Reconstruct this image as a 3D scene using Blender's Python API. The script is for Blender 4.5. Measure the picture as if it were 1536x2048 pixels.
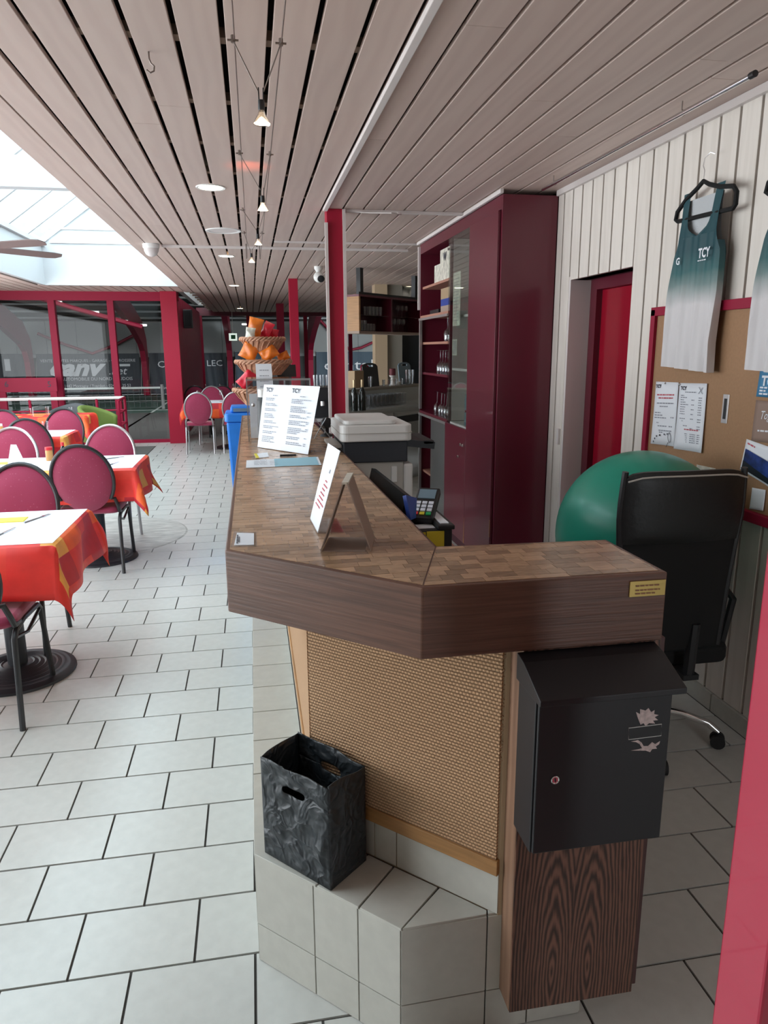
import bpy, math, random
from mathutils import Vector, Matrix
random.seed(7)
for o in list(bpy.data.objects): bpy.data.objects.remove(o)
scn = bpy.context.scene
col = scn.collection
R_ = math.radians
# ------------------------------------------------------------------ camera
F, YAW, PITCH, ROLL, H = 1434.403, 0.17824449, 0.222917325, 0.00540127777, 1.54792
fwd = Vector((math.sin(YAW)*math.cos(PITCH), math.cos(YAW)*math.cos(PITCH), -math.sin(PITCH)))
rgt = Vector((math.cos(YAW), -math.sin(YAW), 0)); dwn = fwd.cross(rgt)
rg2 = math.cos(ROLL)*rgt + math.sin(ROLL)*dwn; dn2 = -math.sin(ROLL)*rgt + math.cos(ROLL)*dwn
CAM = Vector((0, 0, H))
cd = bpy.data.cameras.new('camera'); cam = bpy.data.objects.new('camera', cd); col.objects.link(cam)
cd.sensor_fit = 'VERTICAL'; cd.sensor_height = 36; cd.sensor_width = 27; cd.lens = F*36/2048
cd.clip_start = 0.02; cd.clip_end = 300
m3 = Matrix((rg2, -dn2, -fwd)).transposed()
cam.matrix_world = Matrix.Translation(CAM) @ m3.to_4x4()
scn.camera = cam
def P(u, v, ax, val):                       # pixel of the photo -> point on the plane axis = val
    d = rg2*((u-768)/F) + dn2*((v-1024)/F) + fwd
    return CAM + d*((val-CAM[ax])/d[ax])
# ------------------------------------------------------------------ light
world = bpy.data.worlds.new('sky'); scn.world = world; world.use_nodes = True
wn = world.node_tree; bg = wn.nodes['Background']
bg.inputs['Color'].default_value = (0.90, 0.96, 1.0, 1); bg.inputs['Strength'].default_value = 4.9
scn.view_settings.view_transform = 'Standard'; scn.view_settings.look = 'None'
scn.view_settings.gamma = 1; scn.view_settings.use_curve_mapping = False
scn.view_settings.exposure = 0.48
def portal(name, loc, rot, sx, sy):
    l = bpy.data.lights.new(name, 'AREA'); l.shape = 'RECTANGLE'; l.size = sx; l.size_y = sy
    l.cycles.is_portal = True
    o = bpy.data.objects.new(name, l); o.location = loc; o.rotation_euler = rot; col.objects.link(o)
portal('skylight_portal', (-1.965, 6.6, 3.02), (0, 0, 0), 1.86, 10.2)
portal('window_portal', (-4.55, 5.8, 1.35), (0, R_(-90), 0), 2.1, 10.4)
portal('entrance_portal', (1.64, -1.46, 1.07), (R_(90), 0, 0), 0.32, 2.15)
def lamp(name, kind, loc, energy, color=(1, 1, 1), rot=(0, 0, 0), **k):
    l = bpy.data.lights.new(name, kind); l.energy = energy; l.color = color
    for a, b in k.items(): setattr(l, a, b)
    o = bpy.data.objects.new(name, l); o.location = loc; o.rotation_euler = rot; col.objects.link(o); return o
for i, hx in enumerate((-9, -3, 3.5)):     # unseen area lamps added to brighten the tennis hall
    lamp('hall_fill_light', 'AREA', (hx, 15.2 if hx < -2 else 20.6, 4.35 if hx < -2 else 3.45), 260 if hx < -2 else 150, (0.92, 0.97, 1), (R_(38), 0, 0), shape='RECTANGLE', size=4.5, size_y=0.8)
# ------------------------------------------------------------------ materials
def srgb(r, g, b):
    f = lambda c: (c/255/12.92) if c <= 10 else ((c/255+0.055)/1.055)**2.4
    return (f(r), f(g), f(b))
MATS = {}
def mat(name, c, rough=0.5, metal=0.0, spec=0.5, noise=0.0, nscale=8.0, stretch=(1, 1, 1), bump=0.0, bscale=None, coat=0.0, emit=None, estr=0.0, rnd=0.0, sheen=0.0):
    m = bpy.data.materials.new(name); m.use_nodes = True; MATS[name] = m
    nt = m.node_tree; N = nt.nodes; L = nt.links; b = N['Principled BSDF']
    b.inputs['Base Color'].default_value = (*c, 1); b.inputs['Roughness'].default_value = rough
    b.inputs['Metallic'].default_value = metal; b.inputs['Specular IOR Level'].default_value = spec
    b.inputs['Coat Weight'].default_value = coat; b.inputs['Sheen Weight'].default_value = sheen
    if emit: b.inputs['Emission Color'].default_value = (*emit, 1); b.inputs['Emission Strength'].default_value = estr
    src = None
    if noise or bump:
        tc = N.new('ShaderNodeTexCoord'); mp = N.new('ShaderNodeMapping'); mp.inputs['Scale'].default_value = stretch
        L.new(tc.outputs['Object'], mp.inputs['Vector'])
        nz = N.new('ShaderNodeTexNoise'); nz.inputs['Scale'].default_value = nscale; nz.inputs['Detail'].default_value = 5
        L.new(mp.outputs['Vector'], nz.inputs['Vector'])
    if noise:
        rp = N.new('ShaderNodeValToRGB'); e = rp.color_ramp.elements
        e[0].position = 0.3; e[1].position = 0.7
        e[0].color = tuple(max(0, x*(1-noise)) for x in c)+(1,); e[1].color = tuple(min(1, x*(1+noise*0.7)) for x in c)+(1,)
        L.new(nz.outputs['Fac'], rp.inputs['Fac']); src = rp.outputs['Color']
    if rnd:
        oi = N.new('ShaderNodeObjectInfo'); hs = N.new('ShaderNodeHueSaturation')
        mr = N.new('ShaderNodeMapRange'); mr.inputs['To Min'].default_value = 1-rnd; mr.inputs['To Max'].default_value = 1+rnd
        L.new(oi.outputs['Random'], mr.inputs['Value']); L.new(mr.outputs['Result'], hs.inputs['Value'])
        if src: L.new(src, hs.inputs['Color'])
        else: hs.inputs['Color'].default_value = (*c, 1)
        src = hs.outputs['Color']
    if src: L.new(src, b.inputs['Base Color'])
    if bump:
        bp = N.new('ShaderNodeBump'); bp.inputs['Strength'].default_value = bump; bp.inputs['Distance'].default_value = 0.01
        if bscale:
            n2 = N.new('ShaderNodeTexNoise'); n2.inputs['Scale'].default_value = bscale; n2.inputs['Detail'].default_value = 4
            L.new(mp.outputs['Vector'], n2.inputs['Vector']); L.new(n2.outputs['Fac'], bp.inputs['Height'])
        else: L.new(nz.outputs['Fac'], bp.inputs['Height'])
        L.new(bp.outputs['Normal'], b.inputs['Normal'])
    return m
def wood(name, c0, c1, rough=0.45, scale=(1, 1, 1), ws=4.0, dist=6.0, noise_sc=1.5, uvmap=False, bump=0.15, rnd=0.0):
    m = bpy.data.materials.new(name); m.use_nodes = True; MATS[name] = m
    nt = m.node_tree; N = nt.nodes; L = nt.links; b = N['Principled BSDF']; b.inputs['Roughness'].default_value = rough
    tc = N.new('ShaderNodeTexCoord'); mp = N.new('ShaderNodeMapping'); mp.inputs['Scale'].default_value = scale
    L.new(tc.outputs['UV' if uvmap else 'Object'], mp.inputs['Vector'])
    w = N.new('ShaderNodeTexWave'); w.inputs['Scale'].default_value = ws; w.inputs['Distortion'].default_value = dist
    w.inputs['Detail'].default_value = 3; w.inputs['Detail Scale'].default_value = noise_sc
    L.new(mp.outputs['Vector'], w.inputs['Vector'])
    nz = N.new('ShaderNodeTexNoise'); nz.inputs['Scale'].default_value = ws*3; nz.inputs['Detail'].default_value = 6
    L.new(mp.outputs['Vector'], nz.inputs['Vector'])
    mx = N.new('ShaderNodeMix'); mx.data_type = 'FLOAT'; mx.inputs[0].default_value = 0.45
    L.new(w.outputs['Fac'], mx.inputs[2]); L.new(nz.outputs['Fac'], mx.inputs[3])
    rp = N.new('ShaderNodeValToRGB'); e = rp.color_ramp.elements; e[0].position = 0.25; e[1].position = 0.75
    e[0].color = (*c0, 1); e[1].color = (*c1, 1); L.new(mx.outputs[0], rp.inputs['Fac'])
    src = rp.outputs['Color']
    if rnd:
        oi = N.new('ShaderNodeObjectInfo'); hs = N.new('ShaderNodeHueSaturation')
        mr = N.new('ShaderNodeMapRange'); mr.inputs['To Min'].default_value = 1-rnd; mr.inputs['To Max'].default_value = 1+rnd
        L.new(oi.outputs['Random'], mr.inputs['Value']); L.new(mr.outputs['Result'], hs.inputs['Value'])
        L.new(src, hs.inputs['Color']); src = hs.outputs['Color']
    L.new(src, b.inputs['Base Color'])
    if bump:
        bp = N.new('ShaderNodeBump'); bp.inputs['Strength'].default_value = bump; bp.inputs['Distance'].default_value = 0.004
        L.new(mx.outputs[0], bp.inputs['Height']); L.new(bp.outputs['Normal'], b.inputs['Normal'])
    return m
def glassmat(name, tint, fac_ior=1.45, rough=0.02, add=0.0):
    m = bpy.data.materials.new(name); m.use_nodes = True; MATS[name] = m
    nt = m.node_tree; N = nt.nodes; L = nt.links; N.remove(N['Principled BSDF'])
    t = N.new('ShaderNodeBsdfTransparent'); t.inputs['Color'].default_value = (*tint, 1)
    g = N.new('ShaderNodeBsdfGlossy'); g.inputs['Roughness'].default_value = rough
    ge = N.new('ShaderNodeNewGeometry'); dt = N.new('ShaderNodeVectorMath'); dt.operation = 'DOT_PRODUCT'
    L.new(ge.outputs['Normal'], dt.inputs[0]); L.new(ge.outputs['Incoming'], dt.inputs[1])
    f0 = ((fac_ior-1)/(fac_ior+1))**2
    def mth(op, a, c=0.0):
        n = N.new('ShaderNodeMath'); n.operation = op; n.use_clamp = True
        for i_, x in enumerate((a, c)):
            if isinstance(x, (int, float)): n.inputs[i_].default_value = x
            else: L.new(x, n.inputs[i_])
        return n.outputs[0]
    pw = mth('POWER', mth('SUBTRACT', 1.0, mth('ABSOLUTE', dt.outputs['Value'])), 5.0)
    schlick = mth('ADD', f0, mth('MULTIPLY', pw, 1-f0))
    mx = N.new('ShaderNodeMixShader'); ad = N.new('ShaderNodeMath'); ad.operation = 'ADD'; ad.inputs[1].default_value = add; ad.use_clamp = True
    L.new(schlick, ad.inputs[0]); L.new(ad.outputs[0], mx.inputs[0])
    L.new(t.outputs[0], mx.inputs[1]); L.new(g.outputs[0], mx.inputs[2]); L.new(mx.outputs[0], N['Material Output'].inputs['Surface'])
    return m
mat('floor_tile', (0.565, 0.57, 0.54), 0.28, noise=0.05, nscale=25, rnd=0.03)
mat('floor_tile_far', (0.565, 0.57, 0.54), 0.28)
mat('grout', (0.075, 0.07, 0.065), 0.9)
mat('plinth_tile', (0.53, 0.52, 0.47), 0.3, noise=0.05, nscale=30, rnd=0.02)
mat('plinth_grout', (0.10, 0.095, 0.09), 0.9)
wood('ceiling_board', (0.585, 0.455, 0.405), (0.62, 0.49, 0.435), 0.5, (2.2, 0.25, 1), 2.2, 8, 2, bump=0.04, rnd=0.05)
mat('plenum', (0.010, 0.008, 0.009), 0.95)
mat('plenum_red', (0.045, 0.016, 0.014), 0.9)
mat('batten', (0.30, 0.22, 0.17), 0.8)
wood('wall_board', (0.72, 0.66, 0.60), (0.78, 0.72, 0.66), 0.55, (0.6, 6, 0.5), 2, 6, 2, bump=0.05, rnd=0.03)
mat('wall_gap', (0.025, 0.009, 0.009), 0.9)
mat('white_paint', (0.82, 0.82, 0.80), 0.45)
mat('white_paint_dimmed', (0.50, 0.51, 0.52), 0.5)  # white paint darkened in colour so shading shows under the bright sky
mat('white_trim', (0.72, 0.66, 0.64), 0.5)
mat('beige_plaster', (0.55, 0.42, 0.28), 0.8)
mat('grey_plaster', (0.28, 0.26, 0.22), 0.8)
mat('black_void', (0.006, 0.008, 0.010), 0.9)
mat('red_paint', (0.37, 0.009, 0.035), 0.5, spec=0.3)
mat('red_post', (0.46, 0.022, 0.06), 0.28, coat=0.3)
mat('red_frame', (0.30, 0.008, 0.038), 0.5, spec=0.25)
mat('red_door', (0.32, 0.006, 0.022), 0.2, coat=0.5)
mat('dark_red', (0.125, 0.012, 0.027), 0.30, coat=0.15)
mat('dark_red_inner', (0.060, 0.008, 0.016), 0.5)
mat('aluminium', (0.60, 0.58, 0.57), 0.35, 0.85)
mat('chrome', (0.80, 0.80, 0.82), 0.12, 1.0)
mat('steel', (0.50, 0.50, 0.49), 0.28, 0.9)
mat('wire', (0.25, 0.21, 0.19), 0.4, 0.8)
mat('black_plastic', (0.012, 0.012, 0.014), 0.45)
mat('black_rubber', (0.014, 0.014, 0.015), 0.7)
mat('black_fabric', (0.004, 0.0045, 0.005), 0.85)
mat('black_leather', (0.005, 0.006, 0.007), 0.42, bump=0.1, nscale=60)
mat('mailbox_black', (0.010, 0.010, 0.013), 0.45)
def crumpled():
    m = mat('paper_black', (0.022, 0.027, 0.032), 0.42); nt = m.node_tree; N = nt.nodes; L = nt.links; b = N['Principled BSDF']
    tc = N.new('ShaderNodeTexCoord'); hs = []
    for sc in (7.5, 17):
        nz = N.new('ShaderNodeTexNoise'); nz.inputs['Scale'].default_value = sc; nz.inputs['Detail'].default_value = 2; nz.inputs['Distortion'].default_value = 0.7; L.new(tc.outputs['Object'], nz.inputs['Vector'])
        s_ = N.new('ShaderNodeMath'); s_.operation = 'SUBTRACT'; s_.inputs[1].default_value = 0.5; L.new(nz.outputs['Fac'], s_.inputs[0])
        a = N.new('ShaderNodeMath'); a.operation = 'ABSOLUTE'; L.new(s_.outputs[0], a.inputs[0]); hs.append(a)
    ad = N.new('ShaderNodeMath'); ad.operation = 'MULTIPLY_ADD'; ad.inputs[1].default_value = 0.5; L.new(hs[1].outputs[0], ad.inputs[0]); L.new(hs[0].outputs[0], ad.inputs[2])
    bp = N.new('ShaderNodeBump'); bp.inputs['Strength'].default_value = 0.75; bp.inputs['Distance'].default_value = 0.06; bp.invert = True
    L.new(ad.outputs[0], bp.inputs['Height']); L.new(bp.outputs[0], b.inputs['Normal'])
crumpled()
mat('paper', (0.83, 0.85, 0.90), 0.7)
mat('ink', (0.06, 0.06, 0.08), 0.8)
mat('ink_pale', (0.30, 0.31, 0.36), 0.8)
mat('ink_red', (0.55, 0.10, 0.13), 0.8)
mat('kraft', (0.36, 0.27, 0.22), 0.75)
mat('cardboard', (0.40, 0.28, 0.17), 0.8)
mat('cork', (0.36, 0.20, 0.105), 0.75, noise=0.06, nscale=90)
mat('printer_white', (0.74, 0.72, 0.70), 0.4)
mat('printer_grey', (0.47, 0.44, 0.40), 0.45)
mat('printer_black', (0.012, 0.014, 0.022), 0.5)
mat('screen_dark', (0.02, 0.022, 0.022), 0.2)
mat('blue_plastic', (0.015, 0.20, 0.72), 0.4, noise=0.08, nscale=14)
mat('blue_print', (0.02, 0.06, 0.32), 0.4)
mat('yellow_paper', (0.75, 0.62, 0.04), 0.7)
mat('napkin', (0.86, 0.74, 0.10), 0.8)
mat('table_white', (0.80, 0.82, 0.88), 0.7)
mat('ball_green', (0.012, 0.29, 0.20), 0.36, bump=0.06, nscale=5, coat=0.1)
mat('brass', (0.50, 0.36, 0.12), 0.38, 0.8)
def velvet():
    m = mat('chair_velvet', (0.29, 0.018, 0.066), 0.8, sheen=0.4); nt = m.node_tree; N = nt.nodes; L = nt.links; b = N['Principled BSDF']
    tc = N.new('ShaderNodeTexCoord'); v = N.new('ShaderNodeTexVoronoi'); v.inputs['Scale'].default_value = 42; L.new(tc.outputs['Object'], v.inputs['Vector'])
    rp = N.new('ShaderNodeValToRGB'); e = rp.color_ramp.elements; e[0].position = 0.10; e[0].color = (0.38, 0.075, 0.13, 1); e[1].position = 0.17; e[1].color = (0.29, 0.018, 0.066, 1)
    L.new(v.outputs['Distance'], rp.inputs['Fac']); L.new(rp.outputs[0], b.inputs['Base Color'])
velvet()
mat('tub_green', (0.155, 0.215, 0.045), 0.8)
mat('tub_grey', (0.075, 0.08, 0.085), 0.8)
mat('frame_black', (0.035, 0.035, 0.037), 0.38, 0.4)
mat('frame_silver', (0.45, 0.45, 0.46), 0.32, 0.8)
mat('base_iron', (0.018, 0.019, 0.024), 0.45)
mat('concrete', (0.47, 0.46, 0.43), 0.4, noise=0.35, nscale=7, stretch=(1, 3, 1))
mat('doormat', (0.11, 0.11, 0.10), 0.95)
mat('wicker', (0.50, 0.26, 0.16), 0.7, noise=0.3, nscale=40)
mat('packet_orange', (0.85, 0.20, 0.02), 0.3, noise=0.35, nscale=18)
mat('packet_red', (0.62, 0.012, 0.035), 0.3)
mat('packet_white', (0.75, 0.72, 0.62), 0.35, noise=0.4, nscale=25)
mat('bottle_dark', (0.010, 0.014, 0.012), 0.08, coat=0.5)
mat('foil', (0.55, 0.42, 0.25), 0.35, 0.6)
mat('candle', (0.16, 0.03, 0.04), 0.6)
mat('ceramic', (0.80, 0.78, 0.75), 0.25)
mat('board_blue', (0.15, 0.22, 0.27), 0.5)
mat('oak', (0.40, 0.20, 0.07), 0.45, noise=0.2, nscale=6, stretch=(1, 1, 12))
mat('shelf_wood', (0.42, 0.20, 0.14), 0.5)
mat('court_green', (0.045, 0.085, 0.065), 0.7)
mat('court_line', (0.55, 0.58, 0.55), 0.8)
mat('hall_panel', (0.36, 0.37, 0.36), 0.7)
mat('hall_ceiling', (0.10, 0.105, 0.105), 0.8)
mat('hall_strip', (0.50, 0.52, 0.52), 0.6)
mat('banner', (0.048, 0.058, 0.072), 0.6)
mat('banner_blue', (0.060, 0.095, 0.13), 0.6)
mat('banner_text', (0.85, 0.86, 0.88), 0.7)
mat('net', (0.10, 0.11, 0.11), 0.8)
mat('bark', (0.10, 0.08, 0.06), 0.9)
mat('leaf', (0.10, 0.16, 0.12), 0.7)
mat('bulb_glow', (1, 0.9, 0.75), 0.4, emit=(1.0, 0.80, 0.55), estr=14)
mat('downlight_glow', (1, 0.95, 0.85), 0.4, emit=(1.0, 0.88, 0.62), estr=9)
mat('tube_glow', (1, 1, 1), 0.4, emit=(1.0, 0.97, 0.9), estr=5)
mat('exit_sign', (0.7, 0.8, 0.75), 0.4, emit=(0.75, 0.9, 0.8), estr=0.6)
mat('exit_green', (0.05, 0.35, 0.15), 0.5)
mat('fan_wood', (0.16, 0.11, 0.10), 0.5)
mat('teal_print', (0.30, 0.55, 0.66), 0.7)
mat('poster_blue', (0.055, 0.22, 0.40), 0.6)
mat('poster_kraft', (0.30, 0.20, 0.16), 0.7)
mat('photo_blue', (0.02, 0.045, 0.20), 0.3, noise=0.9, nscale=22)
mat('photo_dark', (0.012, 0.015, 0.022), 0.3)
mat('key_white', (0.75, 0.77, 0.85), 0.5)
mat('key_red', (0.7, 0.02, 0.03), 0.5)
mat('key_green', (0.02, 0.5, 0.15), 0.5)
mat('white_worn', (0.62, 0.52, 0.50), 0.8, noise=0.25, nscale=120)
mat('jar_red', (0.65, 0.02, 0.03), 0.4)
mat('jar_spice', (0.60, 0.30, 0.10), 0.4)
mat('mesh_white', (0.62, 0.64, 0.66), 0.8, bump=0.6, nscale=350)
mat('oak_edge', (0.30, 0.13, 0.06), 0.5, noise=0.25, nscale=5, stretch=(1, 1, 10))
def wenge():
    m = mat('wenge_panel', (0.1, 0.05, 0.03), 0.5); nt = m.node_tree; N = nt.nodes; L = nt.links; b = N['Principled BSDF']
    tc = N.new('ShaderNodeTexCoord'); sp = N.new('ShaderNodeSeparateXYZ'); L.new(tc.outputs['Object'], sp.inputs[0])
    def mm(op, a, c=None):
        n = N.new('ShaderNodeMath'); n.operation = op
        for i, x in enumerate((a, c)):
            if x is None: continue
            if isinstance(x, (int, float)): n.inputs[i].default_value = x
            else: L.new(x, n.inputs[i])
        return n.outputs[0]
    cn = N.new('ShaderNodeCombineXYZ'); L.new(mm('SUBTRACT', mm('ABSOLUTE', mm('SUBTRACT', sp.outputs['X'], 0.435)), 0.042), cn.inputs[0])
    L.new(mm('MULTIPLY', mm('SUBTRACT', sp.outputs['Z'], 0.20), 0.13), cn.inputs[2])
    w = N.new('ShaderNodeTexWave'); w.wave_type = 'RINGS'; w.rings_direction = 'Y'; w.inputs['Scale'].default_value = 42; w.inputs['Distortion'].default_value = 5.5
    w.inputs['Detail'].default_value = 3; w.inputs['Detail Scale'].default_value = 1.3; L.new(cn.outputs[0], w.inputs['Vector'])
    mp = N.new('ShaderNodeMapping'); mp.inputs['Scale'].default_value = (260, 260, 9); L.new(tc.outputs['Object'], mp.inputs[0])
    nz = N.new('ShaderNodeTexNoise'); nz.inputs['Scale'].default_value = 1; nz.inputs['Detail'].default_value = 4; L.new(mp.outputs[0], nz.inputs['Vector'])
    mx = mm('ADD', mm('MULTIPLY', w.outputs['Fac'], 0.62), mm('MULTIPLY', nz.outputs['Fac'], 0.42))
    rp = N.new('ShaderNodeValToRGB'); e = rp.color_ramp.elements; e[0].position = 0.22; e[1].position = 0.82
    e[0].color = (0.038, 0.017, 0.012, 1); e[1].color = (0.20, 0.092, 0.060, 1); L.new(mx, rp.inputs['Fac']); L.new(rp.outputs[0], b.inputs['Base Color'])
    bp = N.new('ShaderNodeBump'); bp.inputs['Strength'].default_value = 0.25; bp.inputs['Distance'].default_value = 0.003; L.new(mx, bp.inputs['Height']); L.new(bp.outputs[0], b.inputs['Normal'])
wenge()
wood('wenge_side', (0.16, 0.08, 0.045), (0.34, 0.195, 0.125), 0.5, (1, 6, 0.4), 4, 3, 1.5, bump=0.2)
wood('wenge_strip', (0.050, 0.018, 0.018), (0.075, 0.028, 0.026), 0.5, (1, 1, .3), 5, 3, 1.2, bump=0.1)
mat('fascia_wood', (0.135, 0.062, 0.040), 0.42, noise=0.32, nscale=1, stretch=(5, 5, 170), bump=0.15)
mat('counter_block', (0.40, 0.245, 0.145), 0.24, noise=0.22, nscale=1, stretch=(45, 190, 1), rnd=0.36)
def block_joined():
    m = bpy.data.materials['counter_block'].copy(); m.name = 'counter_block_joined'; MATS['counter_block_joined'] = m
    N = m.node_tree.nodes; L = m.node_tree.links
    oi = [n for n in N if n.bl_idname == 'ShaderNodeObjectInfo'][0]; mr = [n for n in N if n.bl_idname == 'ShaderNodeMapRange'][0]
    ge = N.new('ShaderNodeNewGeometry'); L.new(ge.outputs['Random Per Island'], mr.inputs['Value'])
block_joined()
glassmat('pane', (0.80, 0.83, 0.84), 1.4, 0.01, 0.0)
glassmat('sky_pane', (0.80, 0.93, 0.97), 1.45, 0.02)
glassmat('glassware', (0.93, 0.94, 0.95), 1.5, 0.06, 0.05)
glassmat('acrylic', (0.96, 0.965, 0.97), 1.45, 0.05, 0.02)
glassmat('cabinet_glass', (0.90, 0.94, 0.92), 1.45, 0.02, 0.02)
glassmat('frosted_light', (0.75, 0.76, 0.77), 1.5, 0.4, 0.35)
glassmat('frosted', (0.35, 0.40, 0.40), 1.5, 0.35, 0.35)
glassmat('lamp_glass', (0.75, 0.68, 0.62), 1.5, 0.1, 0.2)
def sisal():
    m = mat('sisal', (0.42, 0.25, 0.12), 0.85); nt = m.node_tree; N = nt.nodes; L = nt.links; b = N['Principled BSDF']
    uv = N.new('ShaderNodeTexCoord'); sp = N.new('ShaderNodeSeparateXYZ'); L.new(uv.outputs['UV'], sp.inputs[0])
    def math_(op, a, bb=None):
        n = N.new('ShaderNodeMath'); n.operation = op
        for i, x in enumerate((a, bb)):
            if x is None: continue
            if isinstance(x, (int, float)): n.inputs[i].default_value = x
            else: L.new(x, n.inputs[i])
        return n.outputs[0]
    nz = N.new('ShaderNodeTexNoise'); nz.inputs['Scale'].default_value = 6; L.new(uv.outputs['UV'], nz.inputs['Vector'])
    wob = math_('MULTIPLY', math_('SUBTRACT', nz.outputs['Fac'], 0.5), 0.010)
    vv = math_('ADD', sp.outputs['Y'], wob); uu = math_('ADD', sp.outputs['X'], wob)
    row = math_('FLOOR', math_('DIVIDE', vv, 0.0080))
    sh = math_('MULTIPLY', math_('MODULO', row, 2.0), 0.5)
    ux = math_('ADD', math_('DIVIDE', uu, 0.0086), sh)
    a = math_('ABSOLUTE', math_('SINE', math_('MULTIPLY', vv, math.pi/0.0080)))
    c = math_('ABSOLUTE', math_('SINE', math_('MULTIPLY', ux, math.pi)))
    fz = N.new('ShaderNodeTexNoise'); fz.inputs['Scale'].default_value = 420; fz.inputs['Detail'].default_value = 3; L.new(uv.outputs['UV'], fz.inputs['Vector'])
    h0 = math_('MULTIPLY', math_('POWER', a, 0.8), math_('ADD', 0.45, math_('MULTIPLY', 0.55, math_('POWER', c, 0.6))))
    h = math_('MULTIPLY', h0, math_('ADD', 0.62, math_('MULTIPLY', 0.76, fz.outputs['Fac'])))
    rp = N.new('ShaderNodeValToRGB'); e = rp.color_ramp.elements
    e[0].position = 0.10; e[0].color = (0.22, 0.115, 0.055, 1); e[1].position = 0.85; e[1].color = (0.68, 0.415, 0.235, 1)
    L.new(h, rp.inputs['Fac']); L.new(rp.outputs['Color'], b.inputs['Base Color'])
    bp = N.new('ShaderNodeBump'); bp.inputs['Strength'].default_value = 0.9; bp.inputs['Distance'].default_value = 0.004
    L.new(h, bp.inputs['Height']); L.new(bp.outputs['Normal'], b.inputs['Normal'])
sisal()
def tablecloth_mat():
    m = mat('tablecloth', (0.7, 0.05, 0.03), 0.55); nt = m.node_tree; N = nt.nodes; L = nt.links; b = N['Principled BSDF']
    uv = N.new('ShaderNodeTexCoord'); mp = N.new('ShaderNodeMapping'); mp.inputs['Scale'].default_value = (7.6, 7.6, 1)
    L.new(uv.outputs['UV'], mp.inputs[0])
    fl = N.new('ShaderNodeVectorMath'); fl.operation = 'FLOOR'; L.new(mp.outputs[0], fl.inputs[0])
    wnz = N.new('ShaderNodeTexWhiteNoise'); wnz.noise_dimensions = '2D'; L.new(fl.outputs[0], wnz.inputs['Vector'])
    rp = N.new('ShaderNodeValToRGB'); rp.color_ramp.interpolation = 'CONSTANT'; cr = rp.color_ramp
    cols = [(0.0, (0.74, 0.032, 0.022)), (0.40, (0.50, 0.014, 0.026)), (0.55, (0.80, 0.11, 0.018)), (0.70, (0.76, 0.045, 0.025)), (0.86, (0.82, 0.36, 0.07))]
    cr.elements[0].color = (*cols[0][1], 1); cr.elements[1].position = cols[1][0]; cr.elements[1].color = (*cols[1][1], 1)
    for p_, c_ in cols[2:]:
        e = cr.elements.new(p_); e.color = (*c_, 1)
    L.new(wnz.outputs['Value'], rp.inputs['Fac'])
    nz = N.new('ShaderNodeTexNoise'); nz.inputs['Scale'].default_value = 14; nz.inputs['Detail'].default_value = 5; L.new(uv.outputs['UV'], nz.inputs['Vector'])
    hs = N.new('ShaderNodeHueSaturation'); mr = N.new('ShaderNodeMapRange'); mr.inputs['To Min'].default_value = 0.8; mr.inputs['To Max'].default_value = 1.25
    L.new(nz.outputs['Fac'], mr.inputs['Value']); L.new(mr.outputs[0], hs.inputs['Value']); L.new(rp.outputs[0], hs.inputs['Color'])
    L.new(hs.outputs[0], b.inputs['Base Color'])
tablecloth_mat()
def jersey_mat():
    m = mat('jersey', (0.7, 0.7, 0.7), 0.6); nt = m.node_tree; N = nt.nodes; L = nt.links; b = N['Principled BSDF']
    uv = N.new('ShaderNodeTexCoord'); sp = N.new('ShaderNodeSeparateXYZ'); L.new(uv.outputs['UV'], sp.inputs[0])
    nz = N.new('ShaderNodeTexNoise'); nz.inputs['Scale'].default_value = 5; L.new(uv.outputs['UV'], nz.inputs['Vector'])
    ad = N.new('ShaderNodeMath'); ad.operation = 'MULTIPLY_ADD'; L.new(nz.outputs['Fac'], ad.inputs[0]); ad.inputs[1].default_value = 0.10; L.new(sp.outputs['Y'], ad.inputs[2])
    rp = N.new('ShaderNodeValToRGB'); cr = rp.color_ramp
    cr.elements[0].position = 0.40; cr.elements[0].color = (0.66, 0.63, 0.64, 1)
    cr.elements[1].position = 0.72; cr.elements[1].color = (0.008, 0.060, 0.075, 1)
    e = cr.elements.new(0.53); e.color = (0.16, 0.24, 0.235, 1); e = cr.elements.new(0.60); e.color = (0.03, 0.12, 0.125, 1)
    L.new(ad.outputs[0], rp.inputs['Fac']); L.new(rp.outputs[0], b.inputs['Base Color'])
jersey_mat()
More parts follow.
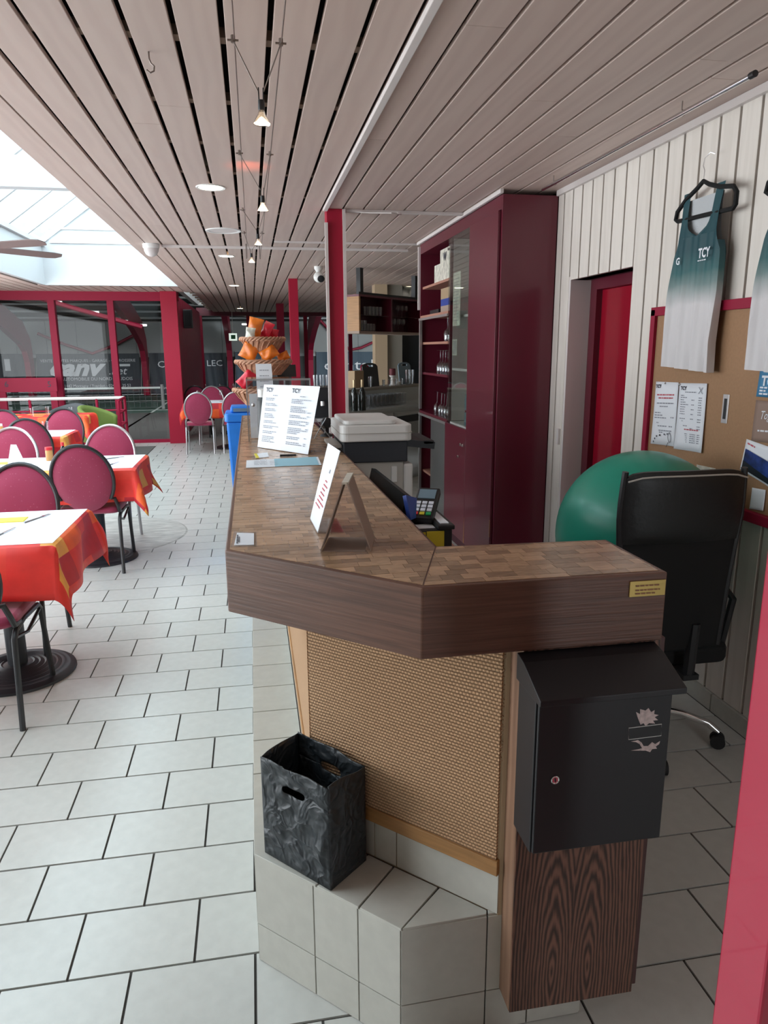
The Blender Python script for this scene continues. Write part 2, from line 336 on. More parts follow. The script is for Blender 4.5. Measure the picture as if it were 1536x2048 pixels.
# ------------------------------------------------------------------ mesh helpers
WL = {}
def rounded(x0, x1, y0, y1, r, n=5):
    out = []
    for cx, cy, a0 in ((x1-r, y1-r, 0), (x0+r, y1-r, 90), (x0+r, y0+r, 180), (x1-r, y0+r, 270)):
        for i in range(n+1):
            a = R_(a0+90*i/n); out.append((cx+r*math.cos(a), cy+r*math.sin(a)))
    return out
class MB:
    def __init__(s): s.v = []; s.f = []; s.uv = None
    def add(s, vs, fs):
        n = len(s.v); s.v += [tuple(v) for v in vs]; s.f += [tuple(i+n for i in f) for f in fs]; return s
    def box(s, x0, x1, y0, y1, z0, z1):
        return s.add([(x0,y0,z0),(x1,y0,z0),(x1,y1,z0),(x0,y1,z0),(x0,y0,z1),(x1,y0,z1),(x1,y1,z1),(x0,y1,z1)],
                     [(0,3,2,1),(4,5,6,7),(0,1,5,4),(1,2,6,5),(2,3,7,6),(3,0,4,7)])
    def obox(s, c, ax, ay, az):      # centre and three half-vectors
        c, ax, ay, az = Vector(c), Vector(ax), Vector(ay), Vector(az); vs = []
        for k in (-1, 1):
            for i, j in ((-1,-1),(1,-1),(1,1),(-1,1)): vs.append(c+ax*i+ay*j+az*k)
        return s.add(vs, [(0,3,2,1),(4,5,6,7),(0,1,5,4),(1,2,6,5),(2,3,7,6),(3,0,4,7)])
    def prism(s, poly, z0, z1, fn=None):
        n = len(poly); f = fn or (lambda x, y, z: (x, y, z))
        vs = [f(x, y, z0) for x, y in poly]+[f(x, y, z1) for x, y in poly]
        return s.add(vs, [tuple(range(n))[::-1], tuple(range(n, 2*n))]+[(i, (i+1) % n, n+(i+1) % n, n+i) for i in range(n)])
    def tube(s, pts, r, seg=8, closed=False):
        pts = [Vector(p) for p in pts]; n = len(pts); rings = []; up = None
        for i, p in enumerate(pts):
            a = pts[(i-1) % n] if (closed or i > 0) else p; b = pts[(i+1) % n] if (closed or i < n-1) else p
            t = (b-a).normalized()
            if up is None:
                up = Vector((0,0,1)) if abs(t.z) < 0.9 else Vector((1,0,0))
            u = (up - t*up.dot(t)).normalized(); w = t.cross(u); up = u
            rr = r[i] if isinstance(r, (list, tuple)) else r
            rings.append([p+(u*math.cos(2*math.pi*k/seg)+w*math.sin(2*math.pi*k/seg))*rr for k in range(seg)])
        vs = [v for ring in rings for v in ring]; fs = []
        m = n if closed else n-1
        for i in range(m):
            j = (i+1) % n
            for k in range(seg): fs.append((i*seg+k, i*seg+(k+1) % seg, j*seg+(k+1) % seg, j*seg+k))
        if not closed: fs += [tuple(range(seg))[::-1], tuple((n-1)*seg+k for k in range(seg))]
        return s.add(vs, fs)
    def lathe(s, prof, c=(0, 0, 0), seg=20, M=None):
        vs = []; fs = []; n = len(prof)
        for k in range(seg):
            a = 2*math.pi*k/seg
            for r, z in prof:
                p = Vector((r*math.cos(a), r*math.sin(a), z)); p = (M @ p) if M else p
                vs.append(p+Vector(c))
        for k in range(seg):
            j = (k+1) % seg
            for i in range(n-1): fs.append((k*n+i, j*n+i, j*n+i+1, k*n+i+1))
        return s.add(vs, fs)
    def grid(s, fn, nu, nv, uvfn=None, flip=False):
        base = len(s.v); 
        for i in range(nu+1):
            for j in range(nv+1): s.v.append(tuple(fn(i/nu, j/nv)))
        if uvfn:
            if s.uv is None: s.uv = {}
            for i in range(nu+1):
                for j in range(nv+1): s.uv[base+i*(nv+1)+j] = uvfn(i/nu, j/nv)
        for i in range(nu):
            for j in range(nv):
                q = (base+i*(nv+1)+j, base+(i+1)*(nv+1)+j, base+(i+1)*(nv+1)+j+1, base+i*(nv+1)+j+1)
                s.f.append(q[::-1] if flip else q)
        return s
    def ball(s, c, rx, ry=None, rz=None, nu=20, nv=12):
        ry = ry or rx; rz = rz or rx
        return s.lathe([(max(1e-5, math.sin(math.pi*i/nv)), -math.cos(math.pi*i/nv)) for i in range(nv+1)], c, nu, Matrix.Diagonal((rx, ry, rz)))
    def build(s, name, m, parent=None, smooth=False, bevel=0.0, solid=0.0, subd=0, uvproj=None, off=None):
        w = WL.get(parent.name, Vector()) if parent else Vector()
        if off is not None: w = Vector(off)
        me = bpy.data.meshes.new(name)
        me.from_pydata([(x-w.x, y-w.y, z-w.z) for x, y, z in s.v], [], s.f)
        me.validate()
        if s.uv or uvproj:
            l = me.uv_layers.new(name='UVMap')
            for lp in me.loops:
                l.data[lp.index].uv = s.uv.get(lp.vertex_index, (0, 0)) if s.uv else uvproj(s.v[lp.vertex_index])
        if isinstance(m, str): m = MATS[m]
        me.materials.append(m)
        if smooth:
            me.polygons.foreach_set('use_smooth', [True]*len(me.polygons))
        o = bpy.data.objects.new(name, me); col.objects.link(o)
        if parent: o.parent = parent; WL[o.name] = w
        elif off is not None: o.location = w; WL[o.name] = w
        if smooth:
            try: me.set_sharp_from_angle(angle=R_(40))
            except Exception: pass
        if solid:
            md = o.modifiers.new('solid', 'SOLIDIFY'); md.thickness = solid; md.offset = 0
        if bevel:
            md = o.modifiers.new('bevel', 'BEVEL'); md.width = bevel; md.segments = 2; md.limit_method = 'ANGLE'; md.angle_limit = R_(40)
        if subd:
            md = o.modifiers.new('sub', 'SUBSURF'); md.levels = subd; md.render_levels = subd
        return o
def tag(o, label, cat, group=None, kind=None):
    if label: o['label'] = label
    if cat: o['category'] = cat
    if group: o['group'] = group
    if kind: o['kind'] = kind
    return o
def struct(o, label=None):
    o['kind'] = 'structure'
    if label: o['label'] = label
    return o
def thing(name, label, cat, loc=(0, 0, 0), group=None):
    o = bpy.data.objects.new(name, None); o.empty_display_size = 0.05; col.objects.link(o); o.location = loc
    WL[o.name] = Vector(loc); return tag(o, label, cat, group)
def copy_tree(o, parent=None):
    c = o.copy(); col.objects.link(c)
    if parent is not None: c.parent = parent
    for ch in o.children: copy_tree(ch, c)
    return c
def text(s, size, loc, xd, ud, m, parent, name='lettering', align='LEFT', bold=0.0, shear=0.0, ext=0.0006, sx=1.0):
    cu = bpy.data.curves.new('t', 'FONT'); cu.body = s; cu.size = size; cu.align_x = align; cu.extrude = 0; cu.offset = bold; cu.shear = shear
    cu.resolution_u = 2
    to = bpy.data.objects.new('t', cu); col.objects.link(to)
    dg = bpy.context.evaluated_depsgraph_get(); me = bpy.data.meshes.new_from_object(to.evaluated_get(dg))
    xd = Vector(xd).normalized(); ud = Vector(ud).normalized(); nd = xd.cross(ud); b = MB()
    b.add([Vector(loc)+xd*(v.co.x*sx)+ud*v.co.y+nd*ext for v in me.vertices], [tuple(p.vertices) for p in me.polygons])
    bpy.data.objects.remove(to); bpy.data.curves.remove(cu); bpy.data.meshes.remove(me)
    return b.build(name, m, parent)
def letters(o, name='letter'):
    # split a lettering mesh into one part per character (islands that overlap along their reading direction)
    me = o.data; n = len(me.vertices); par = list(range(n))
    def find(i):
        while par[i] != i: par[i] = par[par[i]]; i = par[i]
        return i
    for p in me.polygons:
        v = list(p.vertices)
        for q in v[1:]: par[find(q)] = find(v[0])
    isl = {}
    for p in me.polygons: isl.setdefault(find(p.vertices[0]), []).append(p)
    for k, ps in isl.items():
        b = MB(); mp = {}
        for p in ps:
            f = []
            for vi in p.vertices:
                if vi not in mp: mp[vi] = len(b.v); b.v.append(tuple(me.vertices[vi].co))
                f.append(mp[vi])
            b.f.append(tuple(f))
        q = b.build(name, me.materials[0], None); q.parent = o.parent
    bpy.data.objects.remove(o)
def printlines(org, xd, ud, rows, h, m, parent, name='printed_lines', lift=0.0008):
    xd = Vector(xd).normalized(); ud = Vector(ud).normalized(); nd = xd.cross(ud); b = MB(); org = Vector(org)
    for x, y, w in rows:
        n = max(1, int(w/(h*3))) ; xx = x
        while xx < x+w-h*0.5:
            ww = min(h*random.uniform(1.5, 4.5), x+w-xx)
            p = org+xd*xx+ud*y+nd*lift
            b.add([p, p+xd*ww, p+xd*ww+ud*h, p+ud*h], [(0, 1, 2, 3)]); xx += ww+h*0.7
    o = b.build(name, m, parent); o['kind'] = 'stuff'; return o

# ================================================================== THE ROOM
ZC = 2.495
TL, QY, X0, Y0 = 0.312, 0.22545, -0.52655, 1.62178
YG = 12.9; YF = 19.3                         # left glass wall, far window wall
floor = struct(MB().box(-4.6, 3.4, -1.4, YF, -0.12, -0.006).build('floor', 'grout'))
def area_px(x0, x1, y0, y1):
    pts = []
    for x, y in ((x0, y0), (x1, y0), (x1, y1), (x0, y1)):
        d = Vector((x, y, 0))-CAM; zz = d.dot(fwd)
        if zz < 0.1: return 0
        pts.append((768+F*d.dot(rg2)/zz, 1024+F*d.dot(dn2)/zz))
    if all(p[0] < 0 for p in pts) or all(p[0] > 1536 for p in pts) or all(p[1] > 2048 for p in pts) or all(p[1] < 0 for p in pts): return 0
    return abs(sum(pts[i][0]*pts[(i+1) % 4][1]-pts[(i+1) % 4][0]*pts[i][1] for i in range(4)))/2
tiles = []
g = 0.0035
for j in range(-14, 80):
    for k in range(-30, 26):
        if (k-j) % 2: continue
        xa, xb = X0+TL/2*k+g, X0+TL/2*(k+2)-g; ya, yb = Y0+QY*j+g, Y0+QY*(j+1)-g
        xa = max(xa, -4.55); xb = min(xb, 1.90 if ya < 6.7 else 3.3)
        if xb-xa < 0.02 or yb > YF: continue
        if xa > -0.02 and xb < 0.70 and ya > 1.35 and yb < 4.95: continue
        if xb < -1.2 and yb > YG: continue
        if xb < -1.2 or yb < YG or True:
            vis = area_px(xa, xb, ya, yb)
            if xa > 0.36 and ya > 2.6: vis *= 0.01      # hidden behind the counter
            if xa > -0.05 and ya > 1.5 and xb < 0.9: vis *= 0.01
            tiles.append((vis, xa, xb, ya, yb))
tiles.sort(reverse=True)
tmesh = None
for i, (a, xa, xb, ya, yb) in enumerate(tiles[:298]):
    full = abs((xb-xa)-(TL-2*g)) < 1e-4
    if full and tmesh:
        o = bpy.data.objects.new('tile', tmesh); col.objects.link(o); o.parent = floor
    else:
        b = MB().box(-(xb-xa)/2, (xb-xa)/2, -(yb-ya)/2, (yb-ya)/2, -0.008, 0)
        o = b.build('tile', 'floor_tile', floor)
        if full: tmesh = o.data
    o.location = ((xa+xb)/2, (ya+yb)/2, random.uniform(-0.0003, 0.0003))
b = MB()
for a, xa, xb, ya, yb in tiles[298:]: b.box(xa, xb, ya, yb, -0.008, 0)
o = b.build('tile_field', 'floor_tile_far', floor); o['kind'] = 'stuff'
# concrete disc in the floor
b = MB(); cc = (-1.33, 6.3); b.lathe([(0.0001, 0.004), (0.70, 0.004), (0.715, 0.0)], (cc[0], cc[1], 0.0), 48)
struct(b.build('floor_patch', 'concrete'), 'round polished concrete patch set in the tiled floor by the dining tables')
# ceiling
ceil = struct(MB().box(-4.6, -2.96, -1.4, YG, 2.60, 2.66).box(-2.92, -1.03, -1.4, 1.36, 2.60, 2.66).box(-2.92, -1.03, 11.74, YG, 2.60, 2.66).box(-0.99, 0.47, -1.4, YF, 2.60, 2.66).build('ceiling', 'plenum'))
c2 = MB().box(0.47, 1.96, -1.4, YF, 2.56, 2.66).box(1.96, 3.4, 6.72, YF, 2.56, 2.66).build('ceiling_void', 'plenum_red', ceil)
PB = 0.1427
def board(xa, xb, ya, yb, r=True):
    cuts = [ya]
    y = ya+random.uniform(2.5, 5.0)
    while y < yb-1.2 and r: cuts.append(y); y += random.uniform(3.5, 5.0)
    cuts.append(yb)
    for p, q in zip(cuts, cuts[1:]):
        MB().box(xa, xb, p+0.001, q-0.001, ZC, ZC+0.018).build('board', 'ceiling_board', ceil, bevel=0.002)
for k in range(-31, 23):
    xa = -0.042+PB*k; gap = 0.0090 if xa < 0.4 else 0.0072
    xa0, xb0 = xa+gap, xa+PB-gap
    if xb0 <= -2.92 and xa0 > -4.6: board(xa0, xb0, -1.35, YG-0.02)
    elif xa0 < -1.0:
        if xa0 < -4.6: continue
        xa1, xb1 = max(xa0, -4.6), xb0
        if xb0 > -1.03 > xa0 or (xa0 < -2.92 < xb0): pass
        board(xa1, xb1, 11.71, YG-0.02, False); board(xa1, xb1, -1.35, 1.39, False)
    elif xb0 < 1.93: board(xa0, xb0, -1.35, YF-0.05)
    elif xa0 < 1.9: board(xa0, 1.93, -1.35, 6.70); board(xa0, xb0, 6.74, YF-0.05)
    else: board(xa0, xb0, 6.74, YF-0.05)
MB().box(-1.035, -0.895, 1.4, 11.7, ZC-0.002, ZC+0.016).build('board', 'ceiling_board', ceil, bevel=0.002)
for i in range(34):
    y = -1.0+0.6*i
    if y < YF: MB().box(-1.0, 0.46 if y > 0 else 0.46, y, y+0.05, ZC+0.02, ZC+0.05).build('batten', 'batten', ceil)
# skylight: upstands, tie beam, glazing bars, panes, ridge
sk = thing('skylight', 'white ridge skylight with glazing bars above the dining area', None, (-1.97, 6.5, ZC)); sk['kind'] = 'structure'
XS0, XS1, YS0, YS1, ZU, ZR, XR = -2.92, -1.03, 1.4, 11.7, 3.05, 3.75, -1.975
for nm, bx in (('upstand', (XS1, XS1+0.06, YS0, YS1, ZC+0.02, ZU)), ('upstand', (XS0-0.06, XS0, YS0, YS1, ZC, ZU)), ('upstand', (XS0, XS1, YS1, YS1+0.06, ZC, ZU)), ('upstand', (XS0, XS1, YS0-0.06, YS0, ZC, ZU))):
    MB().box(*bx).build(nm, 'white_paint_dimmed', sk)
for yy in (YS1, YS0-0.05):
    MB().prism([(XS0-0.05, ZU), (XS1+0.05, ZU), (XR, ZR)], yy+0.005, yy+0.045, lambda x, y, z: (x, z, y)).build('gable_panel', 'white_paint_dimmed', sk)
for zz, hh in ((ZU+0.03, 0.03), (ZU+0.22, 0.025)):
    MB().box(XS0+0.12, XS1-0.12, YS1-0.02, YS1+0.01, zz, zz+hh).build('gable_rail', 'white_trim', sk)
for yb in (7.0, 4.0):
    MB().box(XS0, XS1, yb-0.06, yb+0.06, 2.90, 3.15).build('tie_beam', 'white_paint_dimmed', sk, bevel=0.005)
MB().box(XR-0.05, XR+0.05, YS0, YS1, ZR-0.08, ZR+0.04).build('ridge_beam', 'white_paint_dimmed', sk)
for sgn, xe in ((-1, XS0), (1, XS1)):
    MB().box(xe-0.05, xe+0.05, YS0, YS1, ZU-0.02, ZU+0.04).build('eaves_rail', 'white_paint_dimmed', sk)
    n = 13
    for i in range(n+1):
        y = YS0+(YS1-YS0)*i/n
        MB().obox(((xe+XR)/2, y, (ZU+ZR)/2+0.03), ((XR-xe)/2, 0, (ZR-ZU)/2), (0, 0.022, 0), (0.0, 0, 0.03)).build('glazing_bar', 'white_paint_dimmed', sk)
        if i < n:
            y1 = YS0+(YS1-YS0)*(i+1)/n
            b = MB(); b.add([(xe, y+.02, ZU+.05), (xe, y1-.02, ZU+.05), (XR, y1-.02, ZR+.05), (XR, y+.02, ZR+.05)], [(0, 1, 2, 3)])
            b.build('pane', 'sky_pane', sk)
# right wall: vertical boards with dark gaps
wr = struct(MB().box(1.945, 2.02, -1.4, 3.515, 0, 2.56).box(1.945, 2.02, 3.515, 4.255, 1.95, 2.56).box(1.945, 2.02, 4.255, 6.72, 0, 2.56).build('wall_right', 'wall_gap'))
for k in range(-24, 12):
    ya = 3.139+0.1255*k+0.006; yb = ya+0.1255-0.0145; yb = min(yb, 4.478)
    if yb-ya < 0.02: continue
    z0 = 0.08
    if ya >= 3.50 and yb <= 4.27: z0 = 1.95
    if ya < 3.50 < yb: yb = 3.512
    if ya < 4.255 < yb and ya > 3.6:
        MB().box(1.915, 1.946, ya, 4.2565, 1.95, 2.478).build('board', 'wall_board', wr)
        ya = 4.258
    MB().box(1.915, 1.946, ya, yb, z0, 2.478).build('board', 'wall_board', wr, bevel=0.002)
bb = struct(MB().box(1.922, 1.934, -1.3, 3.51, 0, 0.075).build('baseboard_right', 'grout'))
y = 3.5
while y > -1.2:
    MB().box(1.904, 1.924, y-0.305, y, 0.001, 0.078).build('tile', 'plinth_tile', bb); y -= 0.312
struct(MB().box(1.895, 1.93, -1.3, 4.47, 2.462, 2.494).build('trim_1', 'white_trim'), 'white moulding along the top of the boarded wall')
# doorway
d1 = struct(thing('door_1', 'dark red door recessed in the boarded wall', None, (2.1, 3.88, 0)))
MB().box(1.918, 2.16, 4.25, 4.275, 0, 1.97).build('door_reveal', 'white_trim', d1)
MB().box(1.947, 2.16, 3.49, 3.515, 0, 1.97).build('door_reveal', 'white_trim', d1)
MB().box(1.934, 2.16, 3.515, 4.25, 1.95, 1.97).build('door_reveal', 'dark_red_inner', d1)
MB().box(2.05, 2.13, 4.17, 4.25, 0, 1.95).box(2.05, 2.13, 3.515, 3.57, 0, 1.95).box(2.05, 2.13, 3.57, 4.17, 1.89, 1.95).build('door_frame', 'dark_red', d1)
MB().box(2.16, 2.20, 3.40, 4.36, 0, 2.1).build('door_light_block', 'dark_red_inner', d1)  # unseen panel added to stop light leaking in round the door leaf
MB().box(2.085, 2.125, 3.572, 4.168, 0.01, 1.889).build('door_leaf', 'red_door', d1, bevel=0.003)
MB().box(1.898, 1.916, 4.285, 4.315, 0.95, 1.05).build('door_latch_plate', 'white_trim', d1, bevel=0.003)
# other shell walls
struct(MB().box(-4.7, -4.6, -1.4, YG, 0, 0.28).box(-4.7, -4.6, -1.4, YG, 2.42, 2.66).box(-4.7, -4.6, 11.0, YG, 0, 2.66).box(-4.7, -4.6, -1.4, 0.6, 0, 2.66).build('wall_left', 'white_paint'))
struct(MB().box(-4.7, 1.48, -1.5, -1.4, 0, 2.66).box(1.48, 1.80, -1.5, -1.4, 2.15, 2.66).box(1.80, 2.02, -1.5, -1.4, 0, 2.66).build('wall_back', 'grey_plaster'))
struct(MB().box(1.93, 3.45, 6.70, 6.75, 0, 2.56).build('wall_partition', 'beige_plaster'))
struct(MB().box(3.4, 3.5, 6.7, YF, 0, 2.56).build('wall_bar_side', 'grey_plaster'))
kb = struct(MB().box(1.86, 2.05, 11.0, 11.25, 0, ZC).build('wall_bar_column', 'beige_plaster'))
struct(MB().box(2.05, 2.30, 11.1, 11.3, 0, ZC).build('wall_bar_back', 'grey_plaster'))
struct(MB().box(2.30, 3.4, 11.3, 11.35, 0, ZC).build('wall_doorway_shade', 'black_void'))  # black sheet painted in as the darkness of the doorway
# dark red side wall between the two glass fronts
ws = struct(MB().box(-1.32, -1.24, YG+0.02, YF, 0, ZC).build('wall_side_red', 'dark_red_inner'))
for i in range(12):
    y = YG+0.1+i*0.52
    MB().box(-1.24, -1.228, y, y+0.505, 0.02, ZC-0.02).build('panel', 'red_frame', ws)
# ---------------------------------------------------------------- left glass front (window_1)
w1 = struct(thing('window_1', 'tall glass front with red mullions facing the tennis hall', None, (-2.6, YG, 0)))
zt = P(200, 590, 1, YG).z
MB().box(-4.6, -1.15, YG-0.06, YG+0.06, zt-0.09, ZC).build('header', 'red_frame', w1)
MB().box(-4.6, -1.15, YG-0.05, YG+0.05, 0, 0.05).build('sill', 'red_frame', w1)
mx_ = [P(u, 700, 1, YG).x for u in (-60, 113, 229)]
for x in mx_: MB().box(x-0.05, x+0.05, YG-0.07, YG+0.05, 0.05, zt-0.09).build('mullion', 'red_frame', w1)
MB().box(P(337, 700, 1, YG).x, P(344, 700, 1, YG).x, YG-0.05, YG+0.05, 0.05, zt-0.09).build('mullion', 'red_frame', w1)
xs = [-4.6]+mx_+[-1.46]
for a, b_ in zip(xs, xs[1:]):
    MB().add([(a+.03, YG, .05), (b_-.03, YG, .05), (b_-.03, YG, zt-.09), (a+.03, YG, zt-.09)], [(0, 1, 2, 3)]).build('pane', 'pane', w1)
# far glass front (window_2)
w2 = struct(thing('window_2', 'far glass front with red mullions behind the bar', None, (1, YF, 0)))
zt2 = P(500, 628, 1, YF).z
MB().box(-1.3, 3.4, YF-0.06, YF+0.06, zt2-0.05, ZC+0.1).build('header', 'dark_red', w2)
MB().box(-1.3, 3.4, YF-0.05, YF+0.05, 0, 0.06).build('sill', 'red_frame', w2)
mm = [-1.22]+[P(u, 700, 1, YF).x for u in (499, 612)]+[2.6, 3.35]
for x in mm: MB().box(x-0.045, x+0.045, YF-0.06, YF+0.05, 0.06, zt2-0.05).build('mullion', 'red_frame', w2)
for a, b_ in zip(mm, mm[1:]):
    MB().add([(a+.03, YF, .06), (b_-.03, YF, .06), (b_-.03, YF, zt2-.05), (a+.03, YF, zt2-.05)], [(0, 1, 2, 3)]).build('pane', 'pane', w2)
# ---------------------------------------------------------------- posts
def post(x0, x1, y0, y1, label, z1=ZC, m='red_paint', z0=0):
    t = thing('red_post', label, 'post', ((x0+x1)/2, (y0+y1)/2, 0))
    MB().box(x0, x1, y0, y1, z0, z1).build('shaft', m, t, bevel=0.004)
    return t
p1 = post(0.555, 0.672, 5.25, 5.38, 'nearest red square post with white cable ducts, behind the printer')
MB().box(0.540, 0.560, 5.225, 5.25, 0, 2.40).build('cable_duct', 'white_trim', p1)
MB().box(0.664, 0.684, 5.225, 5.25, 0, 2.49).build('cable_duct', 'white_trim', p1)
post(0.55, 0.672, 10.27, 10.40, 'middle red square post beyond the snack baskets')
post(0.565, 0.72, 15.7, 15.85, 'farthest red square post before the far windows', m='red_frame')
post(-1.42, -1.16, YG-0.24, YG-0.04, 'broad red corner post beside the tall glass front')
post(0.603, 0.74, 0.655, 0.74, 'bright red door post close by at the right edge', 2.3, 'red_post')
# ---------------------------------------------------------------- ceiling fittings
def box_thing(name, label, cat, bx, m, bevel=0.0, group=None):
    o = MB().box(*bx).build(name, m, None, bevel=bevel, off=((bx[0]+bx[1])/2, (bx[2]+bx[3])/2, bx[4]))
    return tag(o, label, cat, group)
box_thing('cable_duct', 'long white cable duct along the ceiling boards ending at the nearest red post', 'cable duct', (0.530, 0.560, -1.2, 5.24, ZC-0.022, ZC), 'white_trim', 0.003)
box_thing('cable_duct', 'white cable duct across the ceiling starting at the dome camera', 'cable duct', (-0.76, 1.55, 7.19, 7.225, ZC-0.022, ZC), 'white_trim', 0.003)
box_thing('cable_duct', 'thin white cable duct just before the one with the dome camera', 'cable duct', (0.25, 1.55, 6.80, 6.82, ZC-0.016, ZC), 'white_trim', 0.002)
box_thing('cable_duct', 'short white cable duct between the nearest red post and the cabinet', 'cable duct', (0.69, 1.53, 5.25, 5.28, ZC-0.02, ZC), 'white_trim', 0.003)
box_thing('cable_duct', 'white duct along the top front edge of the dark red cabinet', 'cable duct', (1.530, 1.552, 4.46, 6.74, ZC-0.026, ZC), 'white_trim', 0.003)
o = MB().tube([(1.05, 5.26, ZC-.012), (1.07, 5.2, ZC-.035), (0.98, 5.1, ZC-.045), (0.85, 5.2, ZC-.03), (0.72, 5.27, ZC-.012)], 0.004, 6).build('loose_cable', 'white_trim', smooth=True)
tag(o, 'thin loose white cable drooping beside the short duct at the post', 'cable')
rod = thing('hanging_rail', 'chrome hanging rail fixed under the ceiling beside the boarded wall', 'rail', (1.715, 3.3, ZC))
MB().tube([(1.718, 2.44, ZC-0.045), (1.712, 4.24, ZC-0.045)], 0.0095, 10).build('tube', 'chrome', rod, smooth=True)
MB().tube([(1.718, 2.42, ZC-0.045), (1.718, 2.445, ZC-0.045)], 0.0115, 10).build('end_cap', 'black_plastic', rod, smooth=True)
for y in (2.85, 4.10): MB().tube([(1.716, y, ZC), (1.716, y, ZC-0.03), (1.735, y, ZC-.045), (1.716, y, ZC-0.06), (1.70, y, ZC-.045)], 0.003, 6).build('hook', 'wire', rod, smooth=True)
def downlight(x, y, r, label, on=True, grp='recessed ceiling lights'):
    t = thing('ceiling_light' if on else 'ceiling_vent', label, 'ceiling light' if on else 'vent', (x, y, ZC), grp if on else None)
    MB().lathe([(r*0.80, 0.004), (r*0.82, -0.004), (r*0.96, -0.006), (r, -0.001), (r, 0.004)], (x, y, ZC), 28).build('ring', 'white_paint', t, smooth=True)
    if on: MB().lathe([(0.0001, -0.003), (r*0.81, -0.003)], (x, y, ZC), 24).build('diffuser', 'downlight_glow', t)
    else:
        MB().lathe([(0.0001, -0.002), (r*0.8, -0.002)], (x, y, ZC), 24).build('disc', 'white_trim', t)
    return t
downlight(-0.19, 4.70, 0.088, 'nearest lit round ceiling light')
downlight(-0.20, 7.95, 0.085, 'second lit round ceiling light, beyond the crossing cable duct')
downlight(-0.20, 11.46, 0.085, 'third lit round ceiling light along the board ceiling')
downlight(-0.20, 17.6, 0.085, 'farthest lit round ceiling light before the far windows')
q_ = P(816, 573, 2, ZC); dl_ = downlight(q_.x, q_.y, 0.09, 'lit round ceiling light over the bar behind the cabinet'); lamp('bar_downlight', 'SPOT', (q_.x, q_.y, ZC-0.02), 170, (1, 0.88, 0.72), spot_size=R_(150), spot_blend=0.6, shadow_soft_size=0.08)
downlight(-0.174, 6.31, 0.145, 'unlit round white vent between the first two ceiling lights', False)
dc = thing('dome_camera', 'white dome security camera at the skylight edge', 'camera', (-0.85, 7.17, ZC))
MB().lathe([(0.0001, 0), (0.075, 0), (0.075, -0.03), (0.068, -0.04)], (-0.85, 7.17, ZC), 22).build('base', 'white_paint', dc, smooth=True)
MB().lathe([(0.066, -0.03), (0.064, -0.06), (0.05, -0.09), (0.028, -0.106), (0.0001, -0.112)], (-0.85, 7.17, ZC), 22).build('dome', 'white_trim', dc, smooth=True)
bc = thing('bullet_camera', 'white ball security camera with black lens near the posts', 'camera', (0.82, 8.78, ZC))
MB().lathe([(0.0001, 0), (0.05, 0), (0.05, -0.03), (0.032, -0.05), (0.03, -0.08)], (0.82, 8.78, ZC), 16).build('mount', 'white_paint', bc, smooth=True)
MB().ball((0.82, 8.76, ZC-0.12), 0.062).build('housing', 'white_paint', bc, smooth=True)
MB().lathe([(0.0001, 0.012), (0.036, 0.008), (0.042, 0)], (0.84, 8.705, ZC-0.145), 16, Matrix.Rotation(R_(115), 3, 'X')).build('lens', 'black_plastic', bc, smooth=True)
hk = MB().tube([(-0.283, 2.695, ZC+0.005), (-0.283, 2.695, ZC-0.02), (-0.278, 2.695, ZC-0.034), (-0.268, 2.695, ZC-0.042), (-0.270, 2.695, ZC-0.056), (-0.282, 2.695, ZC-0.062), (-0.293, 2.695, ZC-0.054)], 0.0028, 6).build('ceiling_hook', 'wire', smooth=True)
tag(hk, 'small bent metal hook screwed into a ceiling board', 'hook')
# cable light system
cs = thing('cable_light_system', 'pair of tensioned wires carrying small halogen lamps under the ceiling', 'lamp', (0.06, 4, ZC))
ZW = 2.375
for xa, xb in ((-0.018, 0.010), (0.118, 0.125)):
    MB().tube([(xa, -1.3, ZW), (xb, 7.05, ZW)], 0.0022, 6).build('wire', 'wire', cs)
for y in (1.0, 7.05):
    for x in (0.0, 0.122): MB().tube([(x, y, ZW-.01), (x, y, ZC)], 0.004, 6).build('support', 'wire', cs)
def bulb(n, ynode, lx, ly, lz, nod, label):
    k = MB()
    for x, sg in ((-0.010, 1), (0.120, -1)):
        b = MB(); b.tube([(x, ynode, ZW+.012), (x, ynode, ZW-.006)], 0.006, 8); b.tube([(x-.015, ynode, ZW), (x+.015, ynode, ZW)], 0.003, 6)
        b.build('clamp', 'wire', cs)
        MB().tube([(x, ynode, ZW), (lx+0.008*(-sg), ly, lz+0.075)], 0.0019, 6).build('rod', 'wire', cs)
    M = Matrix.Rotation(nod, 3, 'X')
    h = MB(); h.lathe([(0.0001, 0.052), (0.009, 0.052), (0.010, 0.028), (0.008, 0.024)], (lx, ly, lz), 12, M); h.tube([(lx-.006, ly, lz+.05), (lx-.007, ly, lz+.085)], 0.002, 5); h.tube([(lx+.006, ly, lz+.05), (lx+.007, ly, lz+.085)], 0.002, 5)
    h.build('lamp_socket', 'black_plastic', cs, smooth=True)
    rf = MB().lathe([(0.008, 0.027), (0.011, 0.015), (0.019, 0.002), (0.025, -0.012)], (lx, ly, lz), 20, M).build('reflector', 'lamp_glass', cs, smooth=True)
    MB().lathe([(0.0001, -0.010), (0.017, -0.010), (0.023, -0.009)], (lx, ly, lz), 18, M).build('bulb_face', 'bulb_glow', rf)
bulb(1, 2.236, 0.062, 2.31, 2.20, 0, '')
bulb(2, 3.41, 0.082, 3.46, 2.165, R_(18), '')
bulb(3, 4.71, 0.076, 4.80, 2.20, 0, '')
bulb(4, 5.60, 0.036, 5.65, 2.19, 0, '')
lamp('halogen_back_glow', 'SPOT', (0.03, 4.1, 2.30), 1.3, (1, 0.16, 0.05), (R_(165), 0, 0), spot_size=R_(75), spot_blend=1.0, shadow_soft_size=0.02)
